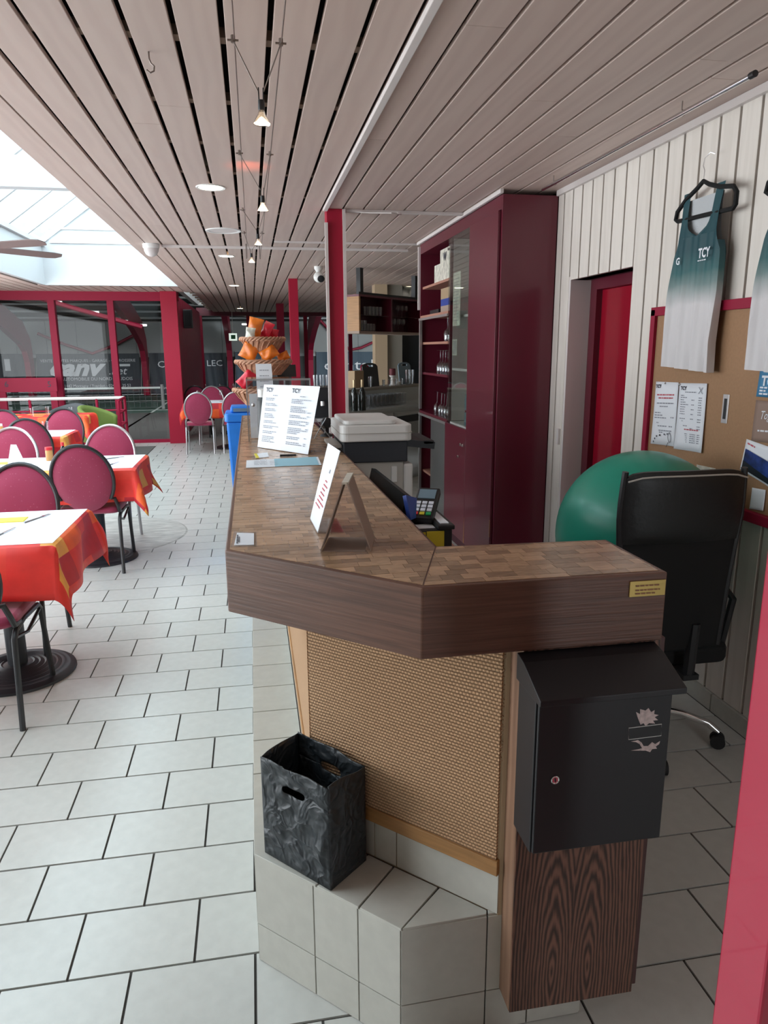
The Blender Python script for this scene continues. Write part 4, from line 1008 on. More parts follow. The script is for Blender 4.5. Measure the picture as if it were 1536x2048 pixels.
# flyer, pen, marker
q = [P(u, v, 2, ZT+.0008) for u, v in ((492, 936), (643, 930), (636, 914), (493, 921))]
fl = thing('flyer', 'long white and pale blue printed flyer lying across the counter', 'flyer', q[0])
plate(q, 0.0008, 'sheet', 'paper', fl)
qq = [q[0].lerp(q[1], .38), q[0].lerp(q[1], .97), q[3].lerp(q[2], .97), q[3].lerp(q[2], .38)]
plate([v+Vector((0, 0, .001)) for v in qq], 0.0004, 'print', 'teal_print', fl)
printlines(q[0]+Vector((0, 0, .0012)), q[1]-q[0], q[3]-q[0], [(.03, .06+.03*i, .05) for i in range(4)]+[(.09, .05+.04*i, .03) for i in range(3)], 0.006, 'ink_pale', fl)
pn = thing('pen', 'black pen lying behind the flyer', 'pen', P(570, 912, 2, ZT))
MB().tube([P(560, 911, 2, ZT+.004), P(592, 910, 2, ZT+.004)], 0.004, 8).build('barrel', 'black_plastic', pn, smooth=True); MB().tube([P(592, 910, 2, ZT+.004), P(596, 910, 2, ZT+.004)], [0.004, 0.001], 8).build('tip', 'chrome', pn)
q = [P(u, v, 2, ZT+.0006) for u, v in ((512, 917), (538, 914), (535, 905), (508, 908))]
ls = thing('leaflet', 'small white leaflet with a yellow edge behind the flyer', 'leaflet', q[0])
plate(q, 0.0008, 'sheet', 'paper', ls); plate([v+Vector((0, 0, .001)) for v in (q[0], q[0].lerp(q[1], .25), q[3].lerp(q[2], .2), q[3])], 0.0004, 'edge', 'yellow_paper', ls)
# double menu holder
m0, m1 = P(515, 894, 2, ZT+.002), P(616, 909, 2, ZT+.002); t0_, t1_ = P(528, 769, 1, m0.y+.06), P(640, 773, 1, m1.y+.06)
mn = thing('menu_holder', 'tall double-page white menu leaning in an acrylic stand on the counter', 'menu', (m0+m1)/2)
mid0, mid1 = m0.lerp(m1, .5), t0_.lerp(t1_, .5); nrm = (m1-m0).cross(t0_-m0).normalized()
k0 = nrm*(-0.008 if nrm.y > 0 else 0.008)
for (c0, c1, c2_, c3), hd in (((m0, mid0.lerp(m0, .02)+k0*.6, mid1.lerp(t0_, .02)+k0*.6, t0_), 1), ((mid0+k0, m1, t1_, mid1+k0), 2)):
    c0, c1, c2_, c3 = [Vector(c) for c in (c0, c1, c2_, c3)]
    sh = plate([c0, c1, c2_, c3], -0.001, 'page', 'paper', mn)
    xd = c1-c0; ud = c3-c0; w_ = xd.length; h_ = ud.length
    text('TCY', 0.026, c0+xd*0.13+ud*0.89, xd, ud, 'ink', mn, ext=0.001, bold=.0006)
    rows = [(w_*.45, h_*.83, w_*.2)]
    yy = .78
    while yy > .12:
        blk = random.randint(2, 4)
        for r_ in range(blk):
            rows.append((w_*.16, h_*yy, w_*random.uniform(.3, .68)))
            if hd == 2 and random.random() < .5: rows.append((w_*.78, h_*yy, w_*.08))
            yy -= .026
        yy -= .03
    printlines(c0, xd, ud, rows, 0.0036, 'ink_pale', mn, lift=0.0012)
MB().add([m0, m1, m1+Vector((.04, .10, 0)), m0+Vector((.04, .10, 0))]+[v+Vector((0, 0, .003)) for v in (m0, m1, m1+Vector((.04, .10, 0)), m0+Vector((.04, .10, 0)))], [(0, 3, 2, 1), (4, 5, 6, 7), (0, 1, 5, 4), (1, 2, 6, 5), (2, 3, 7, 6), (3, 0, 4, 7)]).build('foot', 'acrylic', mn)
# acrylic box with bottle and slips
ab = thing('acrylic_box', 'clear acrylic display box behind the menu holder', 'box', (0.12, 3.62, ZT))
x0, x1, y0, y1, z0, z1 = P(497, 880, 1, 3.52).x, P(622, 800, 1, 3.52).x, 3.52, 3.76, ZT, P(500, 760, 1, 3.52).z
MB().box(x0, x1, y0, y0+.004, z0, z1).build('side', 'acrylic', ab); MB().box(x0, x1, y1-.004, y1, z0, z1).build('side', 'acrylic', ab)
MB().box(x0, x0+.005, y0+.004, y1-.004, z0, z1).build('side', 'acrylic', ab); MB().box(x1-.005, x1, y0+.004, y1-.004, z0, z1).build('side', 'acrylic', ab)
MB().box(x0, x1, y0, y1, z1, z1+.005).build('top', 'acrylic', ab, bevel=.001)
for xx in (x0, x1-.006): MB().box(xx, xx+.006, y0-.003, y0, z0, z1).build('edge_strip', 'frosted_light', ab)
MB().box(x0, x1, y0-.003, y0, z1-.004, z1+.005).build('edge_strip', 'frosted_light', ab)
MB().ball((x0+.03, y0-.004, P(500, 810, 1, 3.52).z), .009).build('knob', 'chrome', ab, smooth=True)
tag(MB().box(x0+.012, x0+.05, 3.60, 3.602, ZT+.004, ZT+.22).build('paper_slip', 'paper', off=(x0+.03, 3.6, ZT)), 'narrow white paper slip standing inside the acrylic box', 'paper')
px_ = P(532, 870, 1, 3.44).x
bt = thing('drink_bottle', 'black sports bottle with white script and pale cap behind the menu holder', 'bottle', (px_, 3.44, ZT))
MB().lathe([(0.0001, 0), (.034, 0), (.036, .01), (.036, .19), (.030, .21), (.026, .215)], (px_, 3.44, ZT), 24).build('body', 'black_plastic', bt, smooth=True)
MB().lathe([(.027, .212), (.030, .215), (.030, .248), (.024, .252), (.0001, .252)], (px_, 3.44, ZT), 20).build('cap', 'printer_white', bt, smooth=True)
text('G', 0.05, (px_-.018, 3.403, ZT+.09), (1, 0, 0), (0, 0, 1), 'paper', bt, ext=.001)
# standing notice behind
pa, pb = P(511, 728, 1, 4.05), P(548, 806, 1, 4.05)
sn = thing('counter_sign', 'narrow white printed sheet standing between the acrylic box and the snack baskets', 'sign', (pa.x, 4.05, ZT))
plate([(pa.x+.004, 4.05, ZT+.004), (pb.x+.012, 4.05, ZT+.004), (P(543, 728, 1, 4.05).x, 4.10, pa.z), (pa.x, 4.10, pa.z)], -.001, 'sheet', 'paper', sn)
printlines((pa.x, 4.05, ZT), (1, 0, 0), (0, .05, pa.z-ZT), [(.02, .32-.03*i, .05) for i in range(7)], .004, 'ink_pale', sn, lift=.002)
plate([(pa.x, 4.03, ZT+.001), (pb.x+.01, 4.03, ZT+.001), (pb.x+.01, 4.13, ZT+.001), (pa.x, 4.13, ZT+.001)], .004, 'foot', 'acrylic', sn)
# snack baskets
bx, by = 0.075, 4.62
bs = thing('basket_stand', 'three-tier wicker basket stand filled with snack packets', 'basket', (bx, by, ZT))
def basket(cx, cy, zr, R, dep, nm):
    b = MB(); prof = [(R*.55, 0), (R*.62, .0), (R*.80, dep*.5), (R*.96, dep*.95), (R*.90, dep*.95), (R*.74, dep*.5), (R*.58, .012), (.0001, .012)]
    t = MB().lathe([(0.0001, 0)]+prof[0:], (cx, cy, zr-dep), 28).build(nm, 'wicker', bs, smooth=True)
    for k in range(3):
        pts = []
        for i in range(72):
            a = 2*math.pi*i/72; ph = a*11+k*2.094
            rr = R*.97+.008*math.cos(ph); pts.append((cx+rr*math.cos(a), cy+rr*math.sin(a), zr-.004+.009*math.sin(ph)))
        MB().tube(pts, .0065, 6, True).build('braid', 'wicker', t, smooth=True)
    for i in range(22):
        a = 2*math.pi*i/22
        p = [(cx+r*math.cos(a+da), cy+r*math.sin(a+da), zr-dep+z) for r, z, da in ((R*.60, .004, 0), (R*.82, dep*.5, .12), (R*.985, dep*.93, .24))]
        MB().tube(p, .0045, 5).build('stake', 'wicker', t, smooth=True)
    return t
zb1, zb2, zb3 = P(530, 677, 1, by).z, P(530, 722, 1, by).z, P(530, 778, 1, by).z
basket(bx, by, zb1, .135, .085, 'basket_tier'); basket(bx, by, zb2, .172, .085, 'basket_tier'); basket(bx, by, zb3, .195, .095, 'basket_tier')
MB().tube([(bx, by, ZT), (bx, by, zb1-.03)], .012, 8).build('pole', 'wicker', bs, smooth=True)
MB().lathe([(.0001, 0), (.09, 0), (.10, .015), (.06, .02), (.0001, .02)], (bx, by, ZT), 20).build('base', 'wicker', bs, smooth=True)
def packet(u0, v0, u1, v1, Y, rot, m, label, w=.07, th=.022):
    a = P(u0, v0, 1, Y); c = P(u1, v1, 1, Y); d = (c-a); L_ = d.length; d.normalize(); s_ = Vector((d.z, 0, -d.x)); n = Vector((0, -1, 0)); b = MB()
    s_ = (s_*math.cos(rot)+n*math.sin(rot)); n2 = d.cross(s_)
    for sd in (1, -1):
        def fn(i, j):
            e = (1-(2*i-1)**4)*(1-(2*j-1)**4)
            return tuple(a+d*(L_*i)+s_*(w*(j-.5)*(1+.12*abs(2*i-1)**3))+n2*(sd*th*e*(1+.25*math.sin(9*i+5*j))))
        b.grid(fn, 10, 8, flip=(sd < 0))
    t = b.build('snack_packet', m, smooth=True, off=a)
    return tag(t, label, 'packet', 'snack packets in the basket stand')
packet(505, 678, 514, 636, by-.04, .3, 'packet_orange', 'orange snack packet standing highest in the top basket', .085)
packet(499, 680, 502, 655, by-.09, .5, 'packet_white', 'pale snack packet leaning in front in the top basket', .06)
packet(527, 676, 541, 645, by-.03, .7, 'packet_red', 'bright red pointed snack packet in the top basket', .07)
packet(545, 678, 548, 658, by+.01, .2, 'packet_red', 'short red snack packet at the right of the top basket', .06)
packet(492, 718, 507, 684, by-.07, .3, 'packet_orange', 'orange snack packet at the left of the middle basket', .10)
packet(524, 716, 552, 697, by-.10, .25, 'packet_orange', 'orange snack packet lying in the middle of the middle basket', .075)
packet(556, 718, 577, 708, by-.05, .2, 'packet_orange', 'flat orange snack packet at the right of the middle basket', .05)
packet(480, 772, 508, 742, by-.09, .2, 'packet_red', 'large red snack packet in the bottom basket', .07)
# till screen behind the baskets
pc = P(573, 745, 1, 4.80)
ts = thing('till_screen', 'black touch till screen tilted on a stand beside the snack baskets', 'screen', (pc.x, 4.80, ZT))
MB().obox((pc.x, 4.80, pc.z), (.062, 0, 0), (0, .03, .045), (0, .008, -.006)).build('screen', 'screen_dark', ts, bevel=.003)
MB().tube([(pc.x, 4.81, pc.z-.01), (pc.x, 4.83, ZT+.01)], .02, 10).build('stand', 'black_plastic', ts, smooth=True)
MB().lathe([(.0001, 0), (.07, 0), (.065, .012), (.0001, .014)], (pc.x, 4.83, ZT), 20).build('base', 'black_plastic', ts, smooth=True)
# wire stand and round speaker next to the printer
pw = P(648, 880, 2, ZT)
wsd = thing('wire_stand', 'crossed wire display stand beside the menu holder', 'stand', (pw.x, 3.4, ZT))
for (u0, v0), (u1, v1) in (((628, 878), (652, 836)), ((630, 838), (668, 884))):
    for dy in (0, .05): MB().tube([P(u0, v0, 1, 3.38+dy), P(u1, v1, 1, 3.38+dy)], .0022, 6).build('wire', 'frame_silver', wsd)
MB().tube([P(652, 836, 1, 3.38), P(652, 836, 1, 3.43)], .002, 6).build('wire', 'frame_silver', wsd)
ps = P(653, 846, 1, 3.62)
sp_ = thing('speaker', 'small round black speaker on a foot left of the printer', 'speaker', (ps.x, 3.62, ZT))
MB().lathe([(.0001, .03), (.024, .028), (.028, .015), (.028, -.03), (.022, -.04), (.0001, -.04)], ps, 20, Matrix.Rotation(R_(80), 3, 'X')).build('drum', 'black_plastic', sp_, smooth=True)
MB().lathe([(.0001, 0), (.035, 0), (.03, .01), (.012, .016), (.010, ps.z-ZT-.015)], (ps.x, 3.63, ZT), 16).build('foot', 'black_plastic', sp_, smooth=True)
# ================================================================== BEHIND THE COUNTER
dk = thing('inner_desk', 'low inner desk board on legs behind the counter', 'desk', (0.55, 2.2, 0))
MB().box(.365, .72, 1.65, 2.85, .80, .83).build('top', 'shelf_wood', dk, bevel=.002)
for x, y in ((.38, 1.68), (.70, 1.68), (.38, 2.82), (.70, 2.82)): MB().box(x-.015, x+.015, y-.015, y+.015, 0, .80).build('leg', 'frame_black', dk)
# multifunction printer on its cassette cabinet
PY = 3.0
pr = thing('printer', 'white and black office printer on a tall grey paper cabinet behind the counter', 'printer', (.52, 3.2, 0))
zA, zB, zC_ = P(700, 927, 1, PY).z, P(700, 884, 1, PY).z, P(700, 842, 1, PY).z
xl, xr = P(686, 900, 1, PY).x, P(818, 900, 1, PY).x
MB().box(xl+.02, xr-.02, PY+.015, PY+.40, .02, zA).build('cabinet', 'printer_grey', pr, bevel=.006)
MB().box(xr-.02, xr+.02, PY+.01, PY+.40, .02, zA-.01).build('side_cover', 'printer_white', pr, bevel=.008)
MB().box(xr-.075, xr-.05, PY+.008, PY+.016, zA-.09, zA-.02).build('latch_recess', 'printer_white', pr, bevel=.003)
MB().box(xl+.005, xr-.005, PY+.005, PY+.40, zA, zB-.002).build('paper_unit', 'printer_black', pr, bevel=.004)
sc_ = MB().prism(rounded(xl-.01, xr+.012, PY-.015, PY+.40, .03), zB, zC_-.018).build('scanner', 'printer_white', pr, bevel=.006)
MB().prism(rounded(xl-.012, xr+.015, PY-.018, PY+.40, .03), zB+.034, zB+.037).build('seam', 'printer_grey', sc_)
MB().prism(rounded(xl+.005, xr-.05, PY, PY+.38, .03), zC_-.018, zC_).build('feeder_lid', 'printer_white', pr, bevel=.006)
tr_ = P(862, 890, 1, PY+.1)
plate([(xr-.01, PY+.04, zB-.03), (tr_.x, PY+.04, tr_.z-.01), (tr_.x, PY+.33, tr_.z-.01), (xr-.01, PY+.33, zB-.03)], .03, 'output_tray', 'printer_black', pr)
MB().box(tr_.x-.05, tr_.x+.0, PY+.04, PY+.33, tr_.z+.01, tr_.z+.028).build('tray_stop', 'printer_black', pr, bevel=.004)
# left side hand feed
MB().box(xl-.05, xl, PY+.05, PY+.3, zB-.03, zB-.018).build('hand_feed_tray', 'printer_grey', pr)
# laptop / monitor back
mo = thing('monitor', 'dark flat monitor seen from behind just inside the counter', 'monitor', (.45, 2.47, .83))
ta, tb = P(743, 936, 2, 1.095), P(812, 991, 2, 1.095)
plate([(ta.x-.05, ta.y, .87), (tb.x-.05, tb.y, .87), (tb.x, tb.y, 1.095), (ta.x, ta.y, 1.095)], -.018, 'housing', 'screen_dark', mo)
MB().box(.40, .52, 2.40, 2.56, .83, .842).build('foot', 'black_plastic', mo, bevel=.003); MB().box(.435, .47, 2.45, 2.51, .842, .93).build('neck', 'black_plastic', mo)
text('ASUS', .035, (tb.x-.052+.0, 2.42, .985), (0, -1, 0), (.05, 0, .22), 'ink_pale', mo, ext=.003)
# card terminal on cash tray
tx0, tx1 = P(818, 1050, 1, 2.0).x, P(905, 1050, 1, 2.0).x
tz = P(860, 1060, 1, 2.0).z
tt = thing('cash_tray', 'black cash tray with labels and yellow notes behind the counter', 'tray', ((tx0+tx1)/2, 2.1, .83))
MB().box(tx0, tx1, 2.0, 2.24, .83, tz).build('box', 'black_plastic', tt, bevel=.004)
MB().box(tx1-.045, tx1+.005, 1.99, 2.24, tz, tz+.014).build('printer_lid', 'black_plastic', tt, bevel=.003)
MB().box(tx1-.034, tx1-.008, 2.01, 2.20, tz+.014, tz+.017).build('paper_strip', 'paper', tt)
MB().box(tx0+.03, tx0+.085, 2.02, 2.07, tz, tz+.001).build('label', 'paper', tt)
yn = [P(u, v, 1, 1.998) for u, v in ((829, 1066), (888, 1090))]
MB().box(yn[0].x, yn[0].x+.034, 1.996, 2.0, yn[1].z-.01, yn[0].z).build('sticky_note', 'yellow_paper', tt); MB().box(yn[0].x+.037, yn[1].x, 1.996, 2.0, yn[1].z-.01, yn[0].z+.002).build('sticky_note', 'yellow_paper', tt)
pt_ = P(845, 1010, 1, 2.12)
ctm = thing('card_terminal', 'card payment terminal with white keys and blue card reader', 'card terminal', (pt_.x, 2.12, tz))
Mr = Matrix.Rotation(R_(-25), 3, 'Z') @ Matrix.Rotation(R_(28), 3, 'X')
def tp(x, y, z): return Vector((pt_.x+.012, 2.13, tz+.045))+Mr @ Vector((x, y, z))
MB().obox(tp(0, 0, 0), Mr @ Vector((.036, 0, 0)), Mr @ Vector((0, .075, 0)), Mr @ Vector((0, 0, .014))).build('housing', 'black_plastic', ctm, bevel=.006)
for r_ in range(4):
    for c_ in range(3):
        m_ = 'key_white' if r_ > 0 else ('key_red', 'yellow_paper', 'key_green')[c_]
        MB().obox(tp(-.020+.020*c_, -.055+.017*r_, .0155), Mr @ Vector((.0075, 0, 0)), Mr @ Vector((0, .006, 0)), Mr @ Vector((0, 0, .002))).build('key', m_, ctm)
MB().obox(tp(0, .040, .0150), Mr @ Vector((.027, 0, 0)), Mr @ Vector((0, .022, 0)), Mr @ Vector((0, 0, .001))).build('display', 'board_blue', ctm)
qa, qb, qc, qd = P(822, 1040, 1, 2.02), P(832, 1036, 1, 2.05), P(834, 996, 1, 2.08), P(812, 990, 1, 2.05)
plate([qa, qb, qc, qd], -.012, 'card_reader', 'blue_print', ctm)
MB().tube([tp(0, .03, -.015), (pt_.x+.01, 2.14, tz)], .016, 8).build('stand', 'black_plastic', ctm)
# ================================================================== TALL CABINET
CX, CYa, CYb = 1.555, 4.48, 6.70
cb = thing('tall_cabinet', 'tall dark red cabinet with open glass shelves, glass door and solid doors', 'cabinet', (1.73, 5.6, 0))
MB().box(CX, 1.912, CYa, CYa+.025, 0, 2.468).build('side_panel', 'dark_red', cb, bevel=.002)
MB().box(CX, 1.912, CYb-.02, CYb, 0, 2.468).build('side_panel', 'dark_red', cb)
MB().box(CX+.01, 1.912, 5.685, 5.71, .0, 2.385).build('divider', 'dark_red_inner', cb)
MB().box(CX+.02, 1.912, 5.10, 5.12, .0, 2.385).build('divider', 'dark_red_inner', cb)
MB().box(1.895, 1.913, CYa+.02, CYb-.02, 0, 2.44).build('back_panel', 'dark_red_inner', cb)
MB().box(1.888, 1.895, 5.122, 5.684, .98, 2.38).build('lining', 'white_trim', cb); MB().box(CX+.03, 1.888, 5.676, 5.683, .98, 2.38).build('lining', 'white_trim', cb)
MB().box(CX, 1.912, CYa+.02, CYb-.02, 2.385, 2.468).build('header', 'dark_red', cb)
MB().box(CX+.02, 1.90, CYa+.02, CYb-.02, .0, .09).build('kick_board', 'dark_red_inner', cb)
dl = MB().box(CX-.018, CX, 4.508, 5.108, .095, 2.378).build('door', 'dark_red', cb, bevel=.002)
MB().box(CX-.019, CX-.0175, 4.507, 4.516, .30, .42).build('worn_edge', 'oak', dl)
dl2 = MB().box(CX-.018, CX, 5.114, 5.70, .095, .965).build('door', 'dark_red', cb, bevel=.002)
MB().prism([(5.107, .30), (5.122, .10), (5.102, .10)], CX-.0195, CX-.018, lambda y, z, x: (x, y, z)).build('worn_edge', 'oak', dl2)
for y, z in ((5.20, .846), (5.26, .745), (5.14, .846)):
    MB().lathe([(.0001, .022), (.010, .020), (.012, .012), (.006, .008), (.006, 0)], (CX-.018, y, z), 14, Matrix.Rotation(R_(-90), 3, 'Y')).build('knob', 'chrome', dl2, smooth=True)
gd = MB().box(CX-.012, CX-.006, 5.116, 5.675, .98, 2.375).build('glass_door', 'cabinet_glass', cb)
for z in (1.03, 2.30): MB().lathe([(.0001, .012), (.010, .012), (.011, 0)], (CX-.012, 5.66, z), 12, Matrix.Rotation(R_(-90), 3, 'Y')).build('hinge', 'chrome', gd, smooth=True)
MB().lathe([(.0001, .012), (.010, .012), (.011, 0)], (CX-.012, 5.13, 1.10), 12, Matrix.Rotation(R_(-90), 3, 'Y')).build('lock', 'chrome', gd, smooth=True)
for z, m_ in ((2.10, 'shelf_wood'), (1.845, 'shelf_wood'), (1.61, 'shelf_wood'), (1.34, 'dark_red'), (.985, 'dark_red')):
    MB().box(CX+.02 if z not in (1.845, .985) else CX, 1.895, 5.71, CYb-.02, z-.02, z).build('shelf', m_, cb)
for z in (1.40, 1.80): MB().box(CX+.03, 1.895, 5.12, 5.685, z-.018, z).build('shelf', 'white_trim', cb)
for z in (1.826, .965): MB().box(CX-.012, CX, 5.70, CYb, z-.022, z-.002).build('track', 'aluminium', cb)
MB().box(CX-.012, CX+.01, CYb-.05, CYb-.02, 1.0, 1.81).build('track', 'aluminium', cb)
MB().box(CX-.012, CX+.01, CYb-.05, CYb-.02, .06, .94).build('track', 'aluminium', cb)
MB().box(CX-.010, CX-.004, 5.72, 6.21, .10, .94).build('sliding_glass', 'frosted', cb)
MB().box(CX+.03, 1.895, 5.71, CYb-.02, .40, .42).build('shelf', 'shelf_wood', cb)
MB().box(CX-.02, CX, CYb-.01, CYb+.012, 1.90, 2.45).build('cable_duct', 'white_trim', cb)
# contents
def boxy(name, label, cat, bx, m, bevel=.002, group=None): return box_thing(name, label, cat, bx, m, bevel, group)
wb = thing('shoe_box', 'white carton with black emblem on the top cabinet shelf', 'box', (1.68, 5.95, 2.10))
MB().box(1.585, 1.80, 5.80, 6.10, 2.101, 2.345).build('carton', 'packet_white', wb, bevel=.002)
text('W', .09, (1.60, 5.797, 2.22), (1, 0, 0), (0, 0, 1), 'ink', wb, 'emblem', ext=.001, bold=.003); text('WILSON', .03, (1.605, 5.797, 2.18), (1, 0, 0), (0, 0, 1), 'ink', wb, ext=.001)
text('W', .09, (1.583, 5.99, 2.25), (0, -1, 0), (0, 0, 1), 'ink', wb, 'emblem', ext=.001, bold=.003)
boxy('carton', 'smaller plain white carton beside the carton with emblem', 'box', (1.60, 1.78, 6.15, 6.35, 2.101, 2.25), 'packet_white')
kb_ = thing('tissue_box', 'tan and blue box on the second cabinet shelf', 'box', (1.68, 5.95, 1.845))
MB().box(1.60, 1.80, 5.80, 6.12, 1.846, 1.90).build('lower_band', 'kraft', kb_); MB().box(1.60, 1.80, 5.80, 6.12, 1.90, 1.955).build('blue_band', 'blue_print', kb_); MB().box(1.60, 1.80, 5.80, 6.12, 1.955, 2.04).build('upper_band', 'cardboard', kb_)
boxy('glass_tray', 'dark low tray with small glasses on the second cabinet shelf', 'tray', (1.60, 1.75, 6.2, 6.5, 1.846, 1.885), 'black_plastic')
def wineglass(h=.20, r=.036):
    t = thing('wine_glass', '', 'glass')
    MB().lathe([(.0001, 0), (r*.95, 0), (r*.9, .003), (.006, .007), (.0035, .02), (.0035, h*.45), (.008, h*.5)], (0, 0, 0), 14).build('stem', 'glassware', t, smooth=True)
    MB().lathe([(.006, h*.49), (r*.75, h*.58), (r, h*.72), (r*.92, h*.9), (r*.82, h), (r*.79, h), (r*.89, h*.9), (r*.96, h*.72), (r*.7, h*.6), (.0001, h*.52)], (0, 0, 0), 16).build('bowl', 'glassware', t, smooth=True)
    return t
wg = wineglass(); first = [True]
def place(proto, used, loc, label, group, rz=0, flip=False, sc=1):
    o = proto if not used[0] is False and used[0] is True else copy_tree(proto)
    if used[0]: used[0] = False
    o.location = loc; o.rotation_euler = (math.pi if flip else 0, 0, rz); o.scale = (sc,)*3
    tag(o, label, proto['category'], group); return o
for z, lab, pos, fl_ in ((1.61, 'upper', [(1.60, 5.78), (1.60, 5.87), (1.69, 5.80), (1.69, 5.90), (1.62, 5.96)], True), (1.34, 'middle', [(1.60, 5.77+.085*i) for i in range(5)]+[(1.69, 5.79+.085*i) for i in range(5)], True), (.985, 'lowest', [(1.60, 5.78+.09*i) for i in range(4)]+[(1.69, 5.80+.09*i) for i in range(4)]+[(1.605, 6.22)], True)):
    for x, y in pos:
        place(wg, first, (x, y, z+.201), 'upside-down wine glass on the %s glass shelf of the red cabinet' % lab, 'wine glasses on the %s cabinet shelf' % lab, flip=True)
cn = thing('canister', 'white cylindrical canister behind the cabinet glass door', 'canister', (1.62, 5.27, .98))
MB().lathe([(.0001, 0), (.045, 0), (.046, .004), (.046, .20), (.042, .21), (.040, .235), (.0001, .235)], (1.62, 5.27, .98), 22).build('body', 'board_blue', cn, smooth=True)
text('BECHMANN', .032, (1.60, 5.222, .99), (0, 0, 1), (-1, 0, 0), 'ink', cn, ext=.003)
MB().box(CX+.02, 1.895, 5.12, 5.685, .955, .975).build('shelf', 'white_trim', cb)
for bx_, l in (((CX-.0045, CX-.0035, 5.36, 5.56, 1.72, 2.11), 'long printed paper list hung behind the cabinet glass door'), ((CX-.0045, CX-.0035, 5.43, 5.56, 1.50, 1.62), 'small printed note hung behind the cabinet glass door')):
    q = MB().box(*bx_).build('paper_note', 'packet_white', off=(bx_[0], bx_[2], bx_[4])); tag(q, l, 'paper')
    printlines((bx_[0], bx_[3], bx_[4]), (0, -1, 0), (0, 0, 1), [(.02, (bx_[5]-bx_[4])*(.1+.06*i), (bx_[3]-bx_[2])*.7) for i in range(14)], .004, 'ink_pale', q)
boxy('paper_towel_pack', 'pink and white pack on the upper shelf behind the cabinet glass', 'box', (1.65, 1.82, 5.16, 5.30, 1.801, 1.93), 'packet_white')
# ================================================================== RIGHT WALL
XW = 1.915
nb = thing('notice_board', 'brown sliding-door notice board in a dark red frame on the boarded wall', 'notice board', (1.9, 2.4, .9))
MB().box(1.886, 1.915, 3.225, 3.262, .905, 1.725).build('frame_side', 'red_frame', nb, bevel=.002)
MB().box(1.886, 1.915, .6, 3.262, 1.695, 1.735).build('frame_top', 'red_frame', nb, bevel=.002)
MB().box(1.876, 1.915, .6, 3.262, .885, .925).build('frame_bottom', 'red_frame', nb, bevel=.002)
MB().box(1.902, 1.914, 2.56, 3.225, .925, 1.695).build('sliding_panel', 'cork', nb); MB().box(1.900, 1.914, .7, 2.5585, .925, 1.695).build('sliding_panel', 'cork', nb)
hdl = MB().box(1.8985, 1.902, 2.640, 2.678, 1.245, 1.362).build('flush_handle', 'aluminium', nb, bevel=.001)
MB().box(1.8978, 1.899, 2.650, 2.668, 1.262, 1.345).build('recess', 'black_plastic', hdl)
def wallpaper(pts, m, name, label, cat, x=1.897, curl=0.0):
    q = [P(u, v, 0, x) for u, v in pts]                     # TL TR BR BL
    b = MB(); 
    b.grid(lambda i, j: tuple((q[3].lerp(q[2], i)).lerp(q[0].lerp(q[1], i), j)+Vector((-.0015-curl*((1-j)**2)*(.5+.5*math.cos(i*5)), 0, 0))), 8, 8)
    o = b.build(name, m, None, off=q[3], smooth=True); md = o.modifiers.new('solid', 'SOLIDIFY'); md.thickness = .0008; md.offset = 0
    tag(o, label, cat); return o, q
def wprint(o, q, rows, h, m, name='printed_lines', lift=.004):
    xd = (q[2]-q[3]); ud = (q[0]-q[3]); w, hh = xd.length, ud.length
    return printlines(q[3], xd, ud, [(a*w, b_*hh, c*w) for a, b_, c in rows], h, m, o, name, lift=lift)
o, q = wallpaper(((1313, 763), (1358, 765), (1350, 893), (1304, 887)), 'paper', 'menu_sheet', 'left white printed menu sheet pinned on the brown notice board', 'paper', curl=.006)
text('TCY', .022, q[3].lerp(q[0], .90)+(q[2]-q[3])*.04+Vector((-.004, 0, 0)), q[2]-q[3], q[0]-q[3], 'ink', o, ext=.001, bold=.001)
wprint(o, q, [(.10, .78, .75), (.18, .73, .6)], .006, 'ink_red')
wprint(o, q, [(.12, .65, .7), (.25, .60, .35), (.06, .50, .25), (.06, .46, .35), (.06, .42, .5), (.75, .43, .15), (.06, .34, .2), (.06, .29, .55), (.7, .29, .15), (.05, .22, .8), (.05, .19, .4)], .005, 'ink_pale')
b = MB()
for i, (a, c) in enumerate(((.35, .14), (.55, .16), (.15, .08), (.22, .12), (.68, .17), (.1, .03))):
    p = q[3]+(q[2]-q[3])*a+(q[0]-q[3])*c+Vector((-.008, 0, 0)); b.add([p, p+Vector((0, -.008, 0)), p+Vector((0, -.008, .008)), p+Vector((0, 0, .008))], [(0, 1, 2, 3)])
b.build('dots', 'ink', o)['kind'] = 'stuff'
pc_ = q[3].lerp(q[2], .80)+(q[0]-q[3])*.13+Vector((-.008, 0, 0)); rk = [pc_+Vector((0, .012*math.cos(a)+.004*math.sin(a), .022*math.sin(a))) for a in [i*math.pi/6 for i in range(12)]]
MB().tube(rk, .0012, 5, True).build('racket_drawing', 'ink', o); MB().tube([pc_+Vector((0, .006, -.022)), pc_+Vector((0, .02, -.045))], .0012, 5).build('racket_handle_drawing', 'ink', o)
MB().ball(tuple(q[0].lerp(q[1], .45)+Vector((-.004, 0, -.006))), .005).build('pin', 'chrome', o)
o, q = wallpaper(((1360, 766), (1415, 767), (1405, 906), (1351, 897)), 'paper', 'menu_sheet', 'right white printed price sheet pinned on the brown notice board', 'paper', curl=.008)
text('TCY', .022, q[3].lerp(q[0], .90)+(q[2]-q[3])*.08+Vector((-.004, 0, 0)), q[2]-q[3], q[0]-q[3], 'ink', o, ext=.001, bold=.001)
rows = [(.25, .86, .4), (.1, .81, .12)]
for i in range(14):
    if i in (8, 11): continue
    rows += [(.1, .78-.035*i, random.uniform(.12, .3)), (.75, .78-.035*i, .12)]
    if i % 2: rows.append((.5, .78-.035*i, .1))
